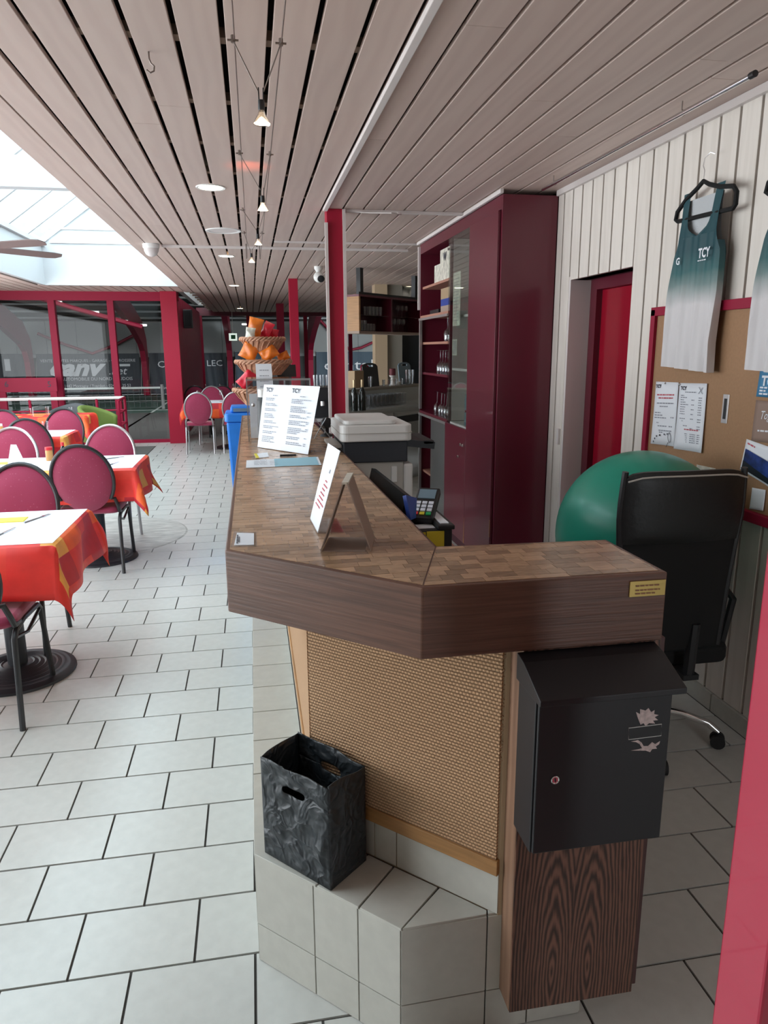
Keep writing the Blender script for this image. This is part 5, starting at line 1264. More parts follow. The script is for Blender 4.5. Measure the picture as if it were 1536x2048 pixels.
for i in range(5): rows += [(.08, .24-.03*i, .2), (.33, .24-.03*i, .1), (.52, .24-.03*i, .2), (.78, .24-.03*i, .1)]
wprint(o, q, rows, .004, 'ink_pale'); wprint(o, q, [(.1, .305, .72)], .005, 'ink_red')
pc_ = q[0].lerp(q[1], .83)+Vector((-.006, 0, -.03))
for s in (-1, 1): MB().tube([pc_+Vector((0, .014*s, .014)), pc_+Vector((0, -.014*s, -.014))], .0012, 5).build('crossed_rackets_drawing', 'ink_pale', o)
MB().ball(tuple(q[0]+Vector((-.004, -.006, -.006))), .005).build('pin', 'chrome', o)
o, q = wallpaper(((1525, 715), (1575, 718), (1563, 797), (1513, 793)), 'poster_blue', 'poster', 'blue poster with white symbols at the right of the notice board', 'poster')
text('TCY', .05, q[3].lerp(q[0], .30)+(q[2]-q[3])*.15+Vector((-.003, 0, 0)), q[2]-q[3], q[0]-q[3], 'paper', o, ext=.001, bold=.002)
wprint(o, q, [(.12, .22, .3), (.12, .14, .25), (.12, .06, .35)], .006, 'paper')
arc = [q[3].lerp(q[0], .72)+(q[2]-q[3])*.35+Vector((-.004, .03*math.cos(a), .03*math.sin(a))) for a in [R_(200-18*i) for i in range(10)]]
MB().tube(arc, .004, 6).build('arc_symbol', 'paper', o)
o, q = wallpaper(((1513, 800), (1575, 806), (1560, 888), (1503, 882)), 'poster_kraft', 'poster', 'brown poster with white handwriting below the blue poster', 'poster')
text('Together', .045, q[3].lerp(q[0], .55)+(q[2]-q[3])*.22+Vector((-.003, 0, 0)), q[2]-q[3], q[0]-q[3], 'paper', o, ext=.001, shear=.3, sx=.8)
wprint(o, q, [(.2, .25, .6)], .006, 'paper')
o, q = wallpaper(((1494, 878), (1566, 903), (1556, 985), (1482, 938)), 'paper', 'photo_sheet', 'tilted white sheet with a dark blue landscape photo on the notice board', 'photo', curl=.003)
xd, ud_ = q[2]-q[3], q[0]-q[3]
plate([q[3]+xd*.05+ud_*.10+Vector((-.006, 0, 0)), q[3]+xd*.97+ud_*.10+Vector((-.006, 0, 0)), q[3]+xd*.97+ud_*.72+Vector((-.006, 0, 0)), q[3]+xd*.05+ud_*.72+Vector((-.006, 0, 0))], .0008, 'photo', 'photo_blue', o)
plate([q[3]+xd*.05+ud_*.08+Vector((-.007, 0, 0)), q[3]+xd*.97+ud_*.08+Vector((-.007, 0, 0)), q[3]+xd*.97+ud_*.22+Vector((-.007, 0, 0)), q[3]+xd*.05+ud_*.34+Vector((-.007, 0, 0))], .0008, 'foreground', 'photo_dark', o)
wprint(o, q, [(.06, .88, .2)], .006, 'ink_red')
o, q = wallpaper(((1505, 975), (1532, 980), (1528, 1022), (1501, 1017)), 'paper', 'small_sheet', 'small white sheet pinned at the lower right of the notice board', 'paper', curl=.004)
o, q = wallpaper(((1394, 929), (1432, 937), (1432, 950), (1394, 945)), 'packet_white', 'leaflet', 'small leaflet at the lower edge of the notice board above the green ball', 'leaflet')
# jerseys on hangers
def interp(tab, t):
    for (t0, v0), (t1, v1) in zip(tab, tab[1:]):
        if t <= t1: return v0+(v1-v0)*(t-t0)/(t1-t0)
    return tab[-1][1]
LT = [(0, 0.0), (.30, .012), (.47, .030), (.53, .050), (.60, .056), (.72, .042)]; RT = [(0, .345), (.10, .340), (.30, .352), (.46, .350), (.50, .335), (.56, .318), (.62, .314), (.72, .325)]
NL = [(.535, .185), (.545, .15), (.57, .118), (.62, .098), (.72, .092)]; NR = [(.535, .185), (.545, .22), (.57, .245), (.62, .262), (.72, .272)]
def jersey(yo, label, hl):
    t = thing('sports_vest', label, 'vest', (1.89, 3.145+yo-.17, 1.465), 'green and white sleeveless vests on hangers')
    Yh, Zh = 3.062+yo, 1.467
    def pt(s, tt, depth): return (XW-.031-depth, Yh-s, Zh+tt-0.02*(s/.35)*(tt < .02))
    def front(tt, s): return .040+.010*math.sin(s*58+tt*3)*(1-tt/.75)+.006*math.sin(s*120)*(1-tt)
    b = MB()
    b.grid(lambda i, j: (lambda tt: (lambda s: pt(s, tt, front(tt, s)))(interp(LT, tt)+(interp(RT, tt)-interp(LT, tt))*i))(.535*j), 36, 30, lambda i, j: (i*.35, .535*j/.72))
    for A_, B_ in ((LT, NL), (NR, RT)):
        b.grid(lambda i, j: (lambda tt: (lambda s: pt(s, tt, front(tt, s)*(1-.45*j)))(interp(A_, tt)+(interp(B_, tt)-interp(A_, tt))*i))(.535+.185*j), 8, 12, lambda i, j: (i*.1, (.535+.185*j)/.72))
    # back sheet
    b.grid(lambda i, j: (lambda tt: (lambda s: pt(s, tt, .012+.004*math.sin(s*50)))(interp(LT, tt)+.004+(interp(RT, tt)-interp(LT, tt)-.008)*i))(.50*j), 20, 20, lambda i, j: (i*.35, .50*j/.72))
    # side seams
    for T_ in (LT, RT):
        b.grid(lambda i, j: (lambda tt: pt(interp(T_, tt), tt, .012+(front(tt, interp(T_, tt))-.012)*i))(.50*j), 1, 20, lambda i, j: (i*.1, .50*j/.72))
    b.build('fabric', 'jersey', t, smooth=True)
    b = MB(); b.grid(lambda i, j: (lambda tt: (lambda s: pt(s, tt, .014))(interp(LT, tt)+.012+(interp(RT, tt)-interp(LT, tt)-.024)*i))(.49+.20*j), 10, 6); b.build('back_mesh', 'mesh_white', t, smooth=True)
    # prints
    for s, sz, ss in ((.262, .040, .455), (.055, .030, .455)):
        pass
    text('TCY', .052, (XW-.088, Yh-.235, Zh+.440), (0, -1, 0), (0, 0, 1), 'paper', t, ext=.0, bold=.0015, sx=.75)
    printlines((XW-.088, Yh-.235, Zh+.427), (0, -1, 0), (0, 0, 1), [(0, 0, .055)], .004, 'paper', t)
    text('G', .040, (XW-.088, Yh-.075, Zh+.430), (0, -1, 0), (0, 0, 1), 'paper', t, 'emblem', ext=0, bold=.001)
    h = thing('hanger', hl, 'hanger', (1.89, 2.93+yo, 2.1), 'black hangers on the wall'); xh = XW-.055; yo -= .06
    c0 = Vector((xh, 2.945+yo, 2.215))
    MB().tube([(xh, 3.128+yo, 2.095), (xh, 3.120+yo, 2.125), (xh, 3.06+yo, 2.165), (xh, 2.985+yo, 2.195), c0, (xh, 2.905+yo, 2.195), (xh, 2.83+yo, 2.170), (xh, 2.745+yo, 2.155), (xh, 2.722+yo, 2.13), (xh, 2.722+yo, 2.085), (xh, 2.735+yo, 2.073), (xh, 2.93+yo, 2.080), (xh, 3.11+yo, 2.085)],   .0092, 8, True).build('frame', 'black_fabric', h, smooth=True)
    MB().tube([c0, (xh, 2.943+yo, 2.255), (xh, 2.955+yo, 2.275), (xh+.004, 2.955+yo, 2.305), (xh+.015, 2.935+yo, 2.322), (xh+.022, 2.915+yo, 2.312)], .0024, 6).build('hook', 'chrome', h, smooth=True)
jersey(0, 'green to white sleeveless sports vest fully visible on the boarded wall', 'black velvet hanger carrying the fully visible sports vest')
jersey(-.575, 'green to white sports vest cut off at the right edge', 'black velvet hanger at the right edge carrying the cut-off vest')
# ================================================================== OFFICE CHAIR AND BALL
oc = thing('office_chair', 'black mesh-back office chair with chrome five-star base', 'office chair', (1.50, 2.46, 0))
Cx, Cy = 1.50, 2.46
tl, tr2, bl, br = P(1258, 946, 1, 2.10), P(1497, 940, 1, 2.10), P(1246, 1300, 1, 2.16), P(1432, 1302, 1, 2.16)
def bf(i, j):
    w = [(0, .90), (.12, .92), (.35, .94), (.6, .99), (.78, 1.03), (.95, 1.0), (1, .985)]
    ww = interp(w, j); cx = (tl.x+tr2.x)/2*j+(bl.x+br.x)/2*(1-j)-.0; hw = .218*ww
    x = cx+(2*i-1)*hw; z = .50+(tl.z-.50)*j
    return x, 2.16-.06*j+.035*(2*i-1)**2*(-1)*-1*.6, z
def backpad(j0, j1, th, nm, m, cr):
    b = MB()
    def f(s):
        def fn(i, j):
            jj = j0+(j1-j0)*j; x, y, z = bf(i, jj); e = max(0, (1-abs(2*i-1)**6)*(1-abs(2*j-1)**8))
            return (x, y+s*(th*.35+th*.65*e), z-cr*(abs(2*i-1)**8)*(j**6))
        return fn
    b.grid(f(-1), 16, 14, flip=False); n = len(b.v); b.grid(f(1), 16, 14, flip=True)
    N1 = 15
    ring = [i*N1 for i in range(17)]+[16*N1+j for j in range(1, 15)]+[i*N1+14 for i in range(15, -1, -1)]+[j for j in range(13, 0, -1)]
    for a, c in zip(ring, ring[1:]+ring[:1]): b.f.append((a, n+a, n+c, c))
    return b.build(nm, m, oc, smooth=True)
backpad(0.62, 1.0, .024, 'headrest_pad', 'black_leather', .022)
backpad(0.0, .625, .012, 'mesh_back', 'black_fabric', 0)
for i in (0.0, 1.0):
    MB().tube([Vector(bf(i, j/12)) for j in range(13)], .011, 8).build('back_frame', 'black_plastic', oc, smooth=True)
MB().tube([Vector(bf(i/10, 1.0))+Vector((0, -.022, -.014-.016*abs(2*i/10-1)**6)) for i in range(11)], .003, 6).build('piping', 'printer_grey', oc, smooth=True)
MB().prism(rounded(Cx-.24, Cx+.22, Cy-.24, Cy+.25, .06), .40, .465).build('seat', 'black_fabric', oc, bevel=.015)
MB().lathe([(.0001, 0), (.04, 0), (.045, .02), (.03, .03), (.028, .30), (.0001, .30)], (Cx, Cy, .09), 16).build('gas_lift', 'black_plastic', oc, smooth=True)
MB().box(Cx-.03, Cx+.03, Cy-.32, Cy-.05, .385, .405).build('bracket', 'black_plastic', oc); MB().tube([(Cx, Cy-.30, .39), (Cx, Cy-.31, .60)], .02, 8).build('bracket', 'black_plastic', oc)
c1, c2_ = P(1405, 1488, 2, 0), P(1381, 1408, 2, 0)
a0_ = math.atan2(c1.y-Cy, c1.x-Cx)
for i in range(5):
    a = a0_+R_(72*i); r = .30; ex, ey = Cx+r*math.cos(a), Cy+r*math.sin(a)
    MB().tube([(Cx+.03*math.cos(a), Cy+.03*math.sin(a), .125), (Cx+.16*math.cos(a), Cy+.16*math.sin(a), .118), (Cx+.26*math.cos(a), Cy+.26*math.sin(a), .095), (ex, ey, .065)], [.020, .016, .014, .013], 10).build('base_arm', 'chrome', oc, smooth=True)
    k = MB(); px2, py2 = -math.sin(a), math.cos(a)
    for s in (-1, 1): k.tube([(ex+px2*.008*s, ey+py2*.008*s, .028), (ex+px2*.024*s, ey+py2*.024*s, .028)], .028, 16)
    k.tube([(ex-px2*.01, ey-py2*.01, .028), (ex+px2*.01, ey+py2*.01, .028)], .012, 8)
    k.build('castor', 'black_rubber', oc, smooth=True)
for s in (-1, 1):
    x = Cx+s*.255; MB().tube([(x, Cy-.12, .43), (x, Cy-.16, .62), (x, Cy-.08, .66), (x, Cy+.14, .66), (x, Cy+.10, .43)], .014, 8).build('armrest', 'black_plastic', oc, smooth=True) if s > 0 else None
bl_ = MB().ball((1.532, 2.60, .808), .340, .340, .340, 64, 40)
o = bl_.build('exercise_ball', 'ball_green', None, smooth=True, off=(1.532, 2.60, .468)); tag(o, 'large green exercise ball resting on the office chair seat', 'ball')
# ================================================================== BLUE BIN
zb = P(470, 826, 1, 5.25).z; xb0 = P(454, 860, 1, 5.25).x
bn = thing('blue_bin', 'tall blue plastic bin at the far end of the counter', 'bin', (0.02, 5.4, 0))
x1b = .26
MB().add([(xb0+.045, 5.24, 0), (x1b-.04, 5.24, 0), (x1b-.04, 5.5, 0), (xb0+.045, 5.5, 0), (xb0, 5.2, zb-.06), (x1b, 5.2, zb-.06), (x1b, 5.55, zb-.06), (xb0, 5.55, zb-.06)], [(0, 3, 2, 1), (4, 5, 6, 7), (0, 1, 5, 4), (1, 2, 6, 5), (2, 3, 7, 6), (3, 0, 4, 7)]).build('body', 'blue_plastic', bn, bevel=.015)
MB().prism(rounded(xb0-.012, x1b+.012, 5.19, 5.56, .03), zb-.06, zb).build('rim', 'blue_plastic', bn, bevel=.01)
MB().box(xb0+.03, x1b-.03, 5.26, 5.48, zb, zb+.045).build('lid', 'blue_plastic', bn, bevel=.012)
MB().box(xb0+.05, x1b-.05, 5.252, 5.262, zb+.008, zb+.032).build('slot', 'board_blue', bn)
# ================================================================== BAR
A45 = Vector((math.sqrt(.5), math.sqrt(.5), 0)); N45 = Vector((math.sqrt(.5), -math.sqrt(.5), 0)); B0 = Vector((.93, 7.53, 0))
def bp(u, d, z): return B0+A45*u-N45*d+Vector((0, 0, z))          # u along the bar, d behind its front edge
def bbox(u0, u1, d0, d1, z0, z1, nm, m, parent, bevel=0.0):
    return MB().obox(bp((u0+u1)/2, (d0+d1)/2, (z0+z1)/2), A45*((u1-u0)/2), -N45*((d1-d0)/2), (0, 0, (z1-z0)/2)).build(nm, m, parent, bevel=bevel)
ba = thing('bar_counter', 'stainless steel bar with drink fridges and a raised back ledge', 'bar', bp(1, .3, 0))
bbox(-.35, 2.3, .03, .52, 0, .86, 'carcass', 'steel', ba)
bbox(-.38, 2.32, 0, .42, .86, .90, 'worktop', 'steel', ba, .004)
bbox(-.38, 2.32, .42, .46, .90, 1.07, 'splashback', 'steel', ba)
bbox(-.38, 2.32, .40, .72, 1.07, 1.10, 'ledge', 'grey_plaster', ba, .003)
bbox(-.38, 2.32, .50, .70, 0, 1.07, 'ledge_support', 'dark_red_inner', ba)
for i in range(4):
    u = -.30+.64*i; dd = bbox(u, u+.60, .008, .03, .12, .83, 'fridge_door', 'steel', ba, .004)
    bbox(u+.04, u+.56, .002, .008, .70, .78, 'window', 'black_plastic', dd); bbox(u+.03, u+.57, -.012, .004, .792, .812, 'handle', 'aluminium', dd)
def tumbler(h=.13, r=.030):
    t = thing('tumbler', '', 'glass'); MB().lathe([(.0001, 0), (r*.78, 0), (r*.8, .002), (r, h), (r*.93, h), (r*.72, .008), (.0001, .008)], (0, 0, 0), 14).build('glass', 'glassware', t, smooth=True); return t
tg = tumbler(); ft = [True]
for k, d in enumerate((.18, .27, .36)):
    for i in range(11):
        place(tg, ft, bp(.62+.082*i+.02*k, d, .9005), 'straight drinking glass in the rows on the steel bar worktop', 'glasses on the bar worktop')
for i in range(9):
    place(tg, ft, bp(1.42+.068*i, .47+.05*(i % 2), 1.1005), 'small glass at the right end of the raised bar ledge', 'glasses on the bar ledge', sc=.62)
def wbottle():
    t = thing('wine_bottle', '', 'bottle')
    MB().lathe([(.0001, 0), (.036, 0), (.038, .006), (.038, .19), (.032, .215), (.015, .245), (.0145, .30), (.0001, .30)], (0, 0, 0), 20).build('glass', 'bottle_dark', t, smooth=True)
    MB().lathe([(.0155, .25), (.016, .255), (.016, .33), (.0001, .332)], (0, 0, 0), 14).build('capsule', 'foil', t, smooth=True); return t
wbt = wbottle(); fb = [True]
q = P(709, 822, 2, .90); place(wbt, fb, (q.x, q.y, .9005), 'left dark wine bottle with gold capsule on the steel bar', 'wine bottles on the bar')
q = P(725, 821, 2, .90); o = place(wbt, fb, (q.x, q.y, .9005), 'right dark wine bottle on the steel bar', 'wine bottles on the bar')
def ledge_at(u_px, d):          # parameter along the bar for a pixel column, at depth d
    lo, hi = -.5, 2.5
    for _ in range(40):
        m_ = (lo+hi)/2; p = bp(m_, d, 1.1)-CAM; uu = 768+F*p.dot(rg2)/p.dot(fwd)
        if uu < u_px: lo = m_
        else: hi = m_
    return lo
def handle_board(u0, u1, h, d, m, label):
    a, c = ledge_at(u0, d), ledge_at(u1, d); w = c-a; cu = (a+c)/2; t = thing('menu_board', label, 'board', bp(cu, d, 1.1005), 'handled boards on the bar ledge')
    outl = [(-w/2, 0), (w/2, 0), (w/2, h*.86), (w*.40, h*.95), (w*.2, h), (-w*.2, h), (-w*.40, h*.95), (-w/2, h*.86)]
    z0 = 1.1005
    # board below the grip slot, then two cheeks and a bridge so that the slot is a real hole
    def pr(poly, nm): MB().prism(poly, 0, .012, lambda x, z, k: tuple(bp(cu+x, d+k+z*.12, z0+z))).build(nm, m, t)
    pr([(-w/2, 0), (w/2, 0), (w/2, h*.84), (-w/2, h*.84)], 'panel')
    pr([(-w/2, h*.84), (-w*.22, h*.84), (-w*.22, h*.92), (-w*.40, h*.95), (-w/2, h*.86)], 'cheek'); pr([(w*.22, h*.84), (w/2, h*.84), (w/2, h*.86), (w*.40, h*.95), (w*.22, h*.92)], 'cheek')
    pr([(-w*.40, h*.95), (-w*.22, h*.92), (w*.22, h*.92), (w*.40, h*.95), (w*.2, h), (-w*.2, h)], 'grip')
    return t
handle_board(729, 759, .285, .56, 'black_plastic', 'black handled board leaning on the bar ledge')
handle_board(726, 742, .27, .64, 'red_frame', 'red handled board half hidden behind the black one')
handle_board(800, 824, .28, .58, 'board_blue', 'grey blue handled board on the bar ledge beside the candle')
u = ledge_at(785, .55); cn = thing('candle_holder', 'dark red pillar candle on a white turned holder on the bar ledge', 'candle', bp(u, .55, 1.1005))
MB().lathe([(.0001, 0), (.04, 0), (.04, .012), (.022, .03), (.018, .06), (.028, .075), (.018, .09), (.042, .115), (.045, .125), (.0001, .125)], bp(u, .55, 1.1005), 20).build('holder', 'ceramic', cn, smooth=True)
MB().lathe([(.0001, .125), (.040, .125), (.040, .205), (.035, .21), (.0001, .206)], bp(u, .55, 1.1005), 20).build('candle', 'candle', cn, smooth=True)
u = ledge_at(797, .50); cu_ = thing('cup', 'small white cup beside the candle on the bar ledge', 'cup', bp(u, .5, 1.1005))
MB().lathe([(.0001, 0), (.02, 0), (.034, .03), (.036, .045), (.032, .045), (.02, .008), (.0001, .008)], bp(u, .50, 1.1005), 18).build('body', 'ceramic', cu_, smooth=True)
pc_ = bp(u, .5, 1.1005+.025); MB().tube([pc_+A45*(-.032)+Vector((0, 0, .012)), pc_+A45*(-.052)+Vector((0, 0, .008)), pc_+A45*(-.050)+Vector((0, 0, -.01)), pc_+A45*(-.028)+Vector((0, 0, -.012))], .004, 6).build('handle', 'ceramic', cu_, smooth=True)
place(tg, ft, bp(ledge_at(740, .46), .46, 1.1005), 'tall empty glass in front of the black handled board', None)
for i, uu in enumerate((816, 822)): place(tg, ft, bp(ledge_at(uu, .46), .46, 1.1005), 'tall glass in front of the grey blue board', 'tall glasses before the grey blue board', sc=1.45)
u = ledge_at(712, .60); o = MB().obox(bp(u, .60, 1.1005+.10), A45*.09, N45*.05, (0, 0, .10)).build('carton', 'cardboard', off=bp(u, .6, 1.1005)); tag(o, 'brown cardboard box at the left of the bar ledge', 'box')
# hanging glass cabinet
Fh = Vector((1.29, 8.77, 0)); Lh, Dh = 1.45, .24; zt_, zb_ = 2.19, 1.735
def hp(u, d, z): return Fh+A45*u-N45*d+Vector((0, 0, z))
def hbox(u0, u1, d0, d1, z0, z1, nm, m, parent): return MB().obox(hp((u0+u1)/2, (d0+d1)/2, (z0+z1)/2), A45*((u1-u0)/2), -N45*((d1-d0)/2), (0, 0, (z1-z0)/2)).build(nm, m, parent)
hc_ = thing('hanging_cabinet', 'open wooden glass cabinet hung from the ceiling above the bar', 'cabinet', hp(.7, .1, zb_))
hbox(0, Lh, 0, Dh, zt_-.025, zt_, 'top', 'dark_red', hc_); hbox(0, Lh, 0, Dh, zb_, zb_+.03, 'bottom', 'kraft', hc_)
hbox(0, .03, 0, Dh, zb_+.03, zt_-.025, 'side', 'oak', hc_); hbox(Lh-.03, Lh, 0, Dh, zb_+.03, zt_-.025, 'side', 'dark_red', hc_); hbox(.68, .71, 0, Dh, zb_+.03, zt_-.025, 'divider', 'dark_red', hc_)
hbox(.0, Lh, Dh-.01, Dh, zb_+.03, zt_-.025, 'back', 'dark_red_inner', hc_); hbox(.03, Lh-.03, .02, Dh-.01, 1.95, 1.956, 'glass_shelf', 'glassware', hc_)
for u in (.06, 1.28): hbox(u, u+.06, .02, .08, zt_+.03, ZC, 'hanger_bar', 'black_plastic', hc_)
hbox(.03, 1.38, .02, .06, zt_, zt_+.03, 'rail', 'black_plastic', hc_)
for i in range(6): place(tg, ft, hp(.08+.045*(i % 3)*1.4, .07+.08*(i//3), zb_+.0305), 'straight glass at the lower left of the hanging cabinet', 'glasses in the hanging cabinet, lower left', sc=1.0)
for i in range(6): place(tg, ft, hp(.27+.065*(i % 3), .07+.08*(i//3), zb_+.0305), 'short glass at the lower middle of the hanging cabinet', 'glasses in the hanging cabinet, lower middle', sc=.72)
for i in range(8): place(tg, ft, hp(.32+.075*(i % 4), .07+.08*(i//4), 1.9565), 'glass on the upper left glass shelf of the hanging cabinet', 'glasses in the hanging cabinet, upper left', sc=.85)
for i in range(4): place(wg, first, hp(.78+.11*i, .10, zb_+.0305), 'stemmed glass at the lower right of the hanging cabinet', 'stemmed glasses in the hanging cabinet, lower right', sc=.85)
for i in range(3): place(wg, first, hp(.98+.10*i, .10, 1.9565), 'stemmed glass on the upper right glass shelf of the hanging cabinet', 'stemmed glasses in the hanging cabinet, upper right', sc=.75)
# back cabinet with coffee machine behind the first post
q0, q1 = P(628, 850, 1, 6.3), P(668, 850, 1, 6.3)
bc_ = thing('low_cabinet', 'low dark cabinet under the coffee machine behind the counter', 'cabinet', ((q0.x+q1.x)/2, 6.5, 0))
zc0 = P(640, 845, 1, 6.3).z
MB().box(q0.x-.05, q1.x+.25, 6.3, 6.75, 0, zc0).build('body', 'dark_red_inner', bc_, bevel=.003); MB().box(q0.x-.03, q1.x+.23, 6.288, 6.3, .05, zc0-.03).build('door', 'black_plastic', bc_, bevel=.002)
cm = thing('coffee_machine', 'black coffee machine with glasses on top, left of the nearest post', 'coffee machine', ((q0.x+q1.x)/2, 6.5, zc0))
zc1 = P(640, 775, 1, 6.35).z
MB().box(q0.x, q1.x, 6.45, 6.72, zc0, zc1).build('housing', 'black_plastic', cm, bevel=.01); MB().box(q0.x, q1.x, 6.34, 6.46, zc1-.12, zc1).build('head', 'black_plastic', cm, bevel=.01)
MB().box(q0.x, q1.x, 6.34, 6.46, zc0, zc0+.03).build('drip_tray', 'steel', cm); MB().tube([((q0.x+q1.x)/2, 6.38, zc1-.12), ((q0.x+q1.x)/2, 6.38, zc1-.16)], .02, 10).build('spout', 'steel', cm)
for i in range(3): place(tg, ft, (q0.x+.035+.055*i, 6.45, zc1+.0005), 'glass standing on top of the coffee machine', 'glasses on the coffee machine', sc=.8)
# exit sign, wall speaker
p = P(466, 674, 1, YF-.3); ex = thing('exit_sign', 'small green and white emergency exit sign before the far windows', 'sign', p)
MB().box(p.x-.10, p.x+.10, p.y, p.y+.03, p.z-.09, p.z+.09).build('panel', 'exit_sign', ex); MB().box(p.x-.05, p.x+.06, p.y-.002, p.y, p.z-.05, p.z+.05).build('symbol', 'exit_green', ex)
MB().tube([(p.x, p.y+.015, p.z+.09), (p.x, p.y+.015, ZC)], .006, 6).build('rod', 'white_paint', ex)
p = P(393, 638, 1, 14.5); spk = thing('wall_speaker', 'black loudspeaker on the dark red side wall', 'speaker', (-1.16, 14.5, p.z))
MB().box(-1.222, -1.06, 14.4, 14.6, p.z-.17, p.z+.17).build('cabinet', 'black_plastic', spk, bevel=.01); MB().box(-1.20, -1.08, 14.392, 14.4, p.z-.14, p.z+.14).build('grille', 'black_fabric', spk)
MB().box(-1.24, -1.20, 14.46, 14.54, p.z-.04, p.z+.04).build('bracket', 'aluminium', spk)
# door mat
q = [P(u, v, 2, 0) for u, v in ((268, 909), (296, 909), (315, 893), (290, 893))]
o = MB().prism([(-1.98, 11.2), (-1.62, 11.2), (-1.62, 12.3), (-1.98, 12.3)], .0005, .010).build('door_mat', 'doormat', off=(-1.8, 11.7, 0)); tag(o, 'dark grey door mat on the floor before the tall glass front', 'mat')
# railing and court number frame before the glass front
rl = thing('railing', 'red tube railing with pale handrail before the tall glass front', 'railing', (-3, 11.9, 0)); YRL = 12.2
zr = P(140, 797, 1, YRL).z; xr0, xr1 = P(0, 797, 1, YRL).x-.6, P(249, 797, 1, YRL).x
MB().tube([(xr0, YRL, zr), (xr1, YRL, zr)], .025, 8).build('handrail', 'white_trim', rl, smooth=True)
for x in (xr0, (xr0+xr1)/2-.2, P(193, 800, 1, YRL).x, xr1): MB().tube([(x, YRL, 0), (x, YRL, zr)], .022, 8).build('post', 'red_frame', rl, smooth=True)
for k in range(1, 4):
    z = zr*(1-k*.24); MB().tube([(xr0, YRL, z), (xr1, YRL, z)], .014, 8).build('rail', 'red_frame', rl, smooth=True)
    MB().tube([(xr1, YRL, z), (xr1+.03, YRL-.75, z)], .014, 8).build('rail', 'red_frame', rl, smooth=True)
MB().tube([(xr1+.03, YRL-.75, 0), (xr1+.03, YRL-.75, zr)], .022, 8).build('post', 'red_frame', rl, smooth=True); MB().tube([(xr1, YRL, zr), (xr1+.03, YRL-.75, zr)], .022, 8).build('handrail', 'red_frame', rl, smooth=True)
YN = 12.6; a, c = P(-60, 757, 1, YN), P(116, 783, 1, YN)
cf = thing('court_number_frame', 'red frame with court numbers six and five before the glass front', 'sign', ((a.x+c.x)/2, YN, 0))
MB().box(a.x, c.x, YN-.03, YN+.03, c.z, a.z).build('crossbar', 'red_frame', cf, bevel=.004)
for u in ((-60, -48), (0, 14), (103, 116)): MB().box(P(u[0], 800, 1, YN).x, P(u[1], 800, 1, YN).x, YN-.03, YN+.03, 0, c.z).build('upright', 'red_frame', cf)
for s, u in (('6', 9), ('5', 95)): text(s, .13, P(u, 774, 1, YN-.031), (1, 0, 0), (0, 0, 1), 'ink', cf, 'number', ext=.002)
# ================================================================== DINING TABLES
def chair_proto(framemat, nm='dining_chair'):
    t = thing(nm, '', 'chair')
    sb = MB(); sb.prism(rounded(-.205, .205, -.20, .215, .07), .428, .478); sb.build('seat', 'chair_velvet', t, bevel=.018, smooth=True)
    def oval(a, s=1.0, dy=0.0):
        x = .192*s*math.cos(a); zz = .235*s*math.sin(a); z = .690+zz
        return Vector((x, -.215-.145*(z-.455)/.475+dy, z))
    b = MB()
    for sd in (1, -1):
        base = len(b.v); n = 40; rings = 5
        for k in range(rings+1):
            s_ = k/rings
            for i in range(n):
                b.v.append(tuple(oval(2*math.pi*i/n, max(s_, .001), sd*.028*math.sqrt(max(0, 1-s_**3)))))
        for k in range(rings):
            for i in range(n):
                q = (base+k*n+i, base+k*n+(i+1) % n, base+(k+1)*n+(i+1) % n, base+(k+1)*n+i); b.f.append(q if sd < 0 else q[::-1])
    b.build('backrest', 'chair_velvet', t, smooth=True)
    pts = [Vector((-.195, -.08, .425)), Vector((-.200, -.17, .44)), Vector((-.198, -.205, .49)), Vector((-.185, -.225, .545))]
    arc = [oval(R_(215-250*i/28), 1.045) for i in range(29)]
    pts = pts+arc+[Vector((-v.x, v.y, v.z)) for v in pts[::-1]]
    MB().tube(pts, .0125, 8).build('back_frame', framemat, t, smooth=True)
    for s in (-1, 1):
        x = .200*s
        MB().tube([(x, -.05, .428), (x, -.16, .415), (x, -.195, .385), (x+.006*s, -.245, 0)], .0125, 8).build('leg', framemat, t, smooth=True)
        MB().tube([(x, -.05, .428), (x, .15, .415), (x, .185, .385), (x+.006*s, .245, 0)], .0125, 8).build('leg', framemat, t, smooth=True)
        MB().tube([(x, -.19, .39), (x*.97, 0, .345), (x, .18, .39)], .008, 6).build('brace', framemat, t, smooth=True)
    return t
cB, cS = chair_proto('frame_black'), chair_proto('frame_silver'); uB, uS = [True], [True]
CH = [('B', -1.215, 3.20, 0, 'black-framed burgundy chair nearest at the left edge, tucked under the first table'),
      ('B', -1.30, 3.90, 180, 'black-framed burgundy chair at the far side of the nearest table'),
      ('B', -1.165, 5.39, 0, 'black-framed burgundy chair seen from behind at the second table'),
      ('S', -1.20, 6.02, 180, 'silver-framed burgundy chair at the far side of the second table'),
      ('S', -1.96, 5.98, 180, 'silver-framed burgundy chair at the left edge behind the second table'),
      ('B', -2.09, 7.52, 0, 'black-framed burgundy chair seen from behind at the third table'),
      ('B', -2.03, 7.99, 180, 'black-framed burgundy chair at the far side of the third table'),
      ('B', -2.64, 7.95, 180, 'burgundy chair at the left edge behind the third table'),
      ('S', -.815, 11.45, 0, 'silver-framed burgundy chair standing nearest at the far table beside the corner post'),
      ('S', -.28, 11.50, 4, 'burgundy chair of the far table half hidden by the blue bin'),
      ('S', -.70, 12.62, 180, 'burgundy chair on the far side of the table beside the corner post'),
      ('B', -.53, 13.55, 0, 'dark burgundy chair at the farthest table'),
      ('B', -1.0, 13.60, 0, 'farthest dark burgundy chair by the red side wall')]
for k, x, y, r, l in CH:
    pr_, us = (cB, uB) if k == 'B' else (cS, uS)
    place(pr_, us, (x, y, 0), l, 'burgundy oval-back dining chairs', rz=R_(r))
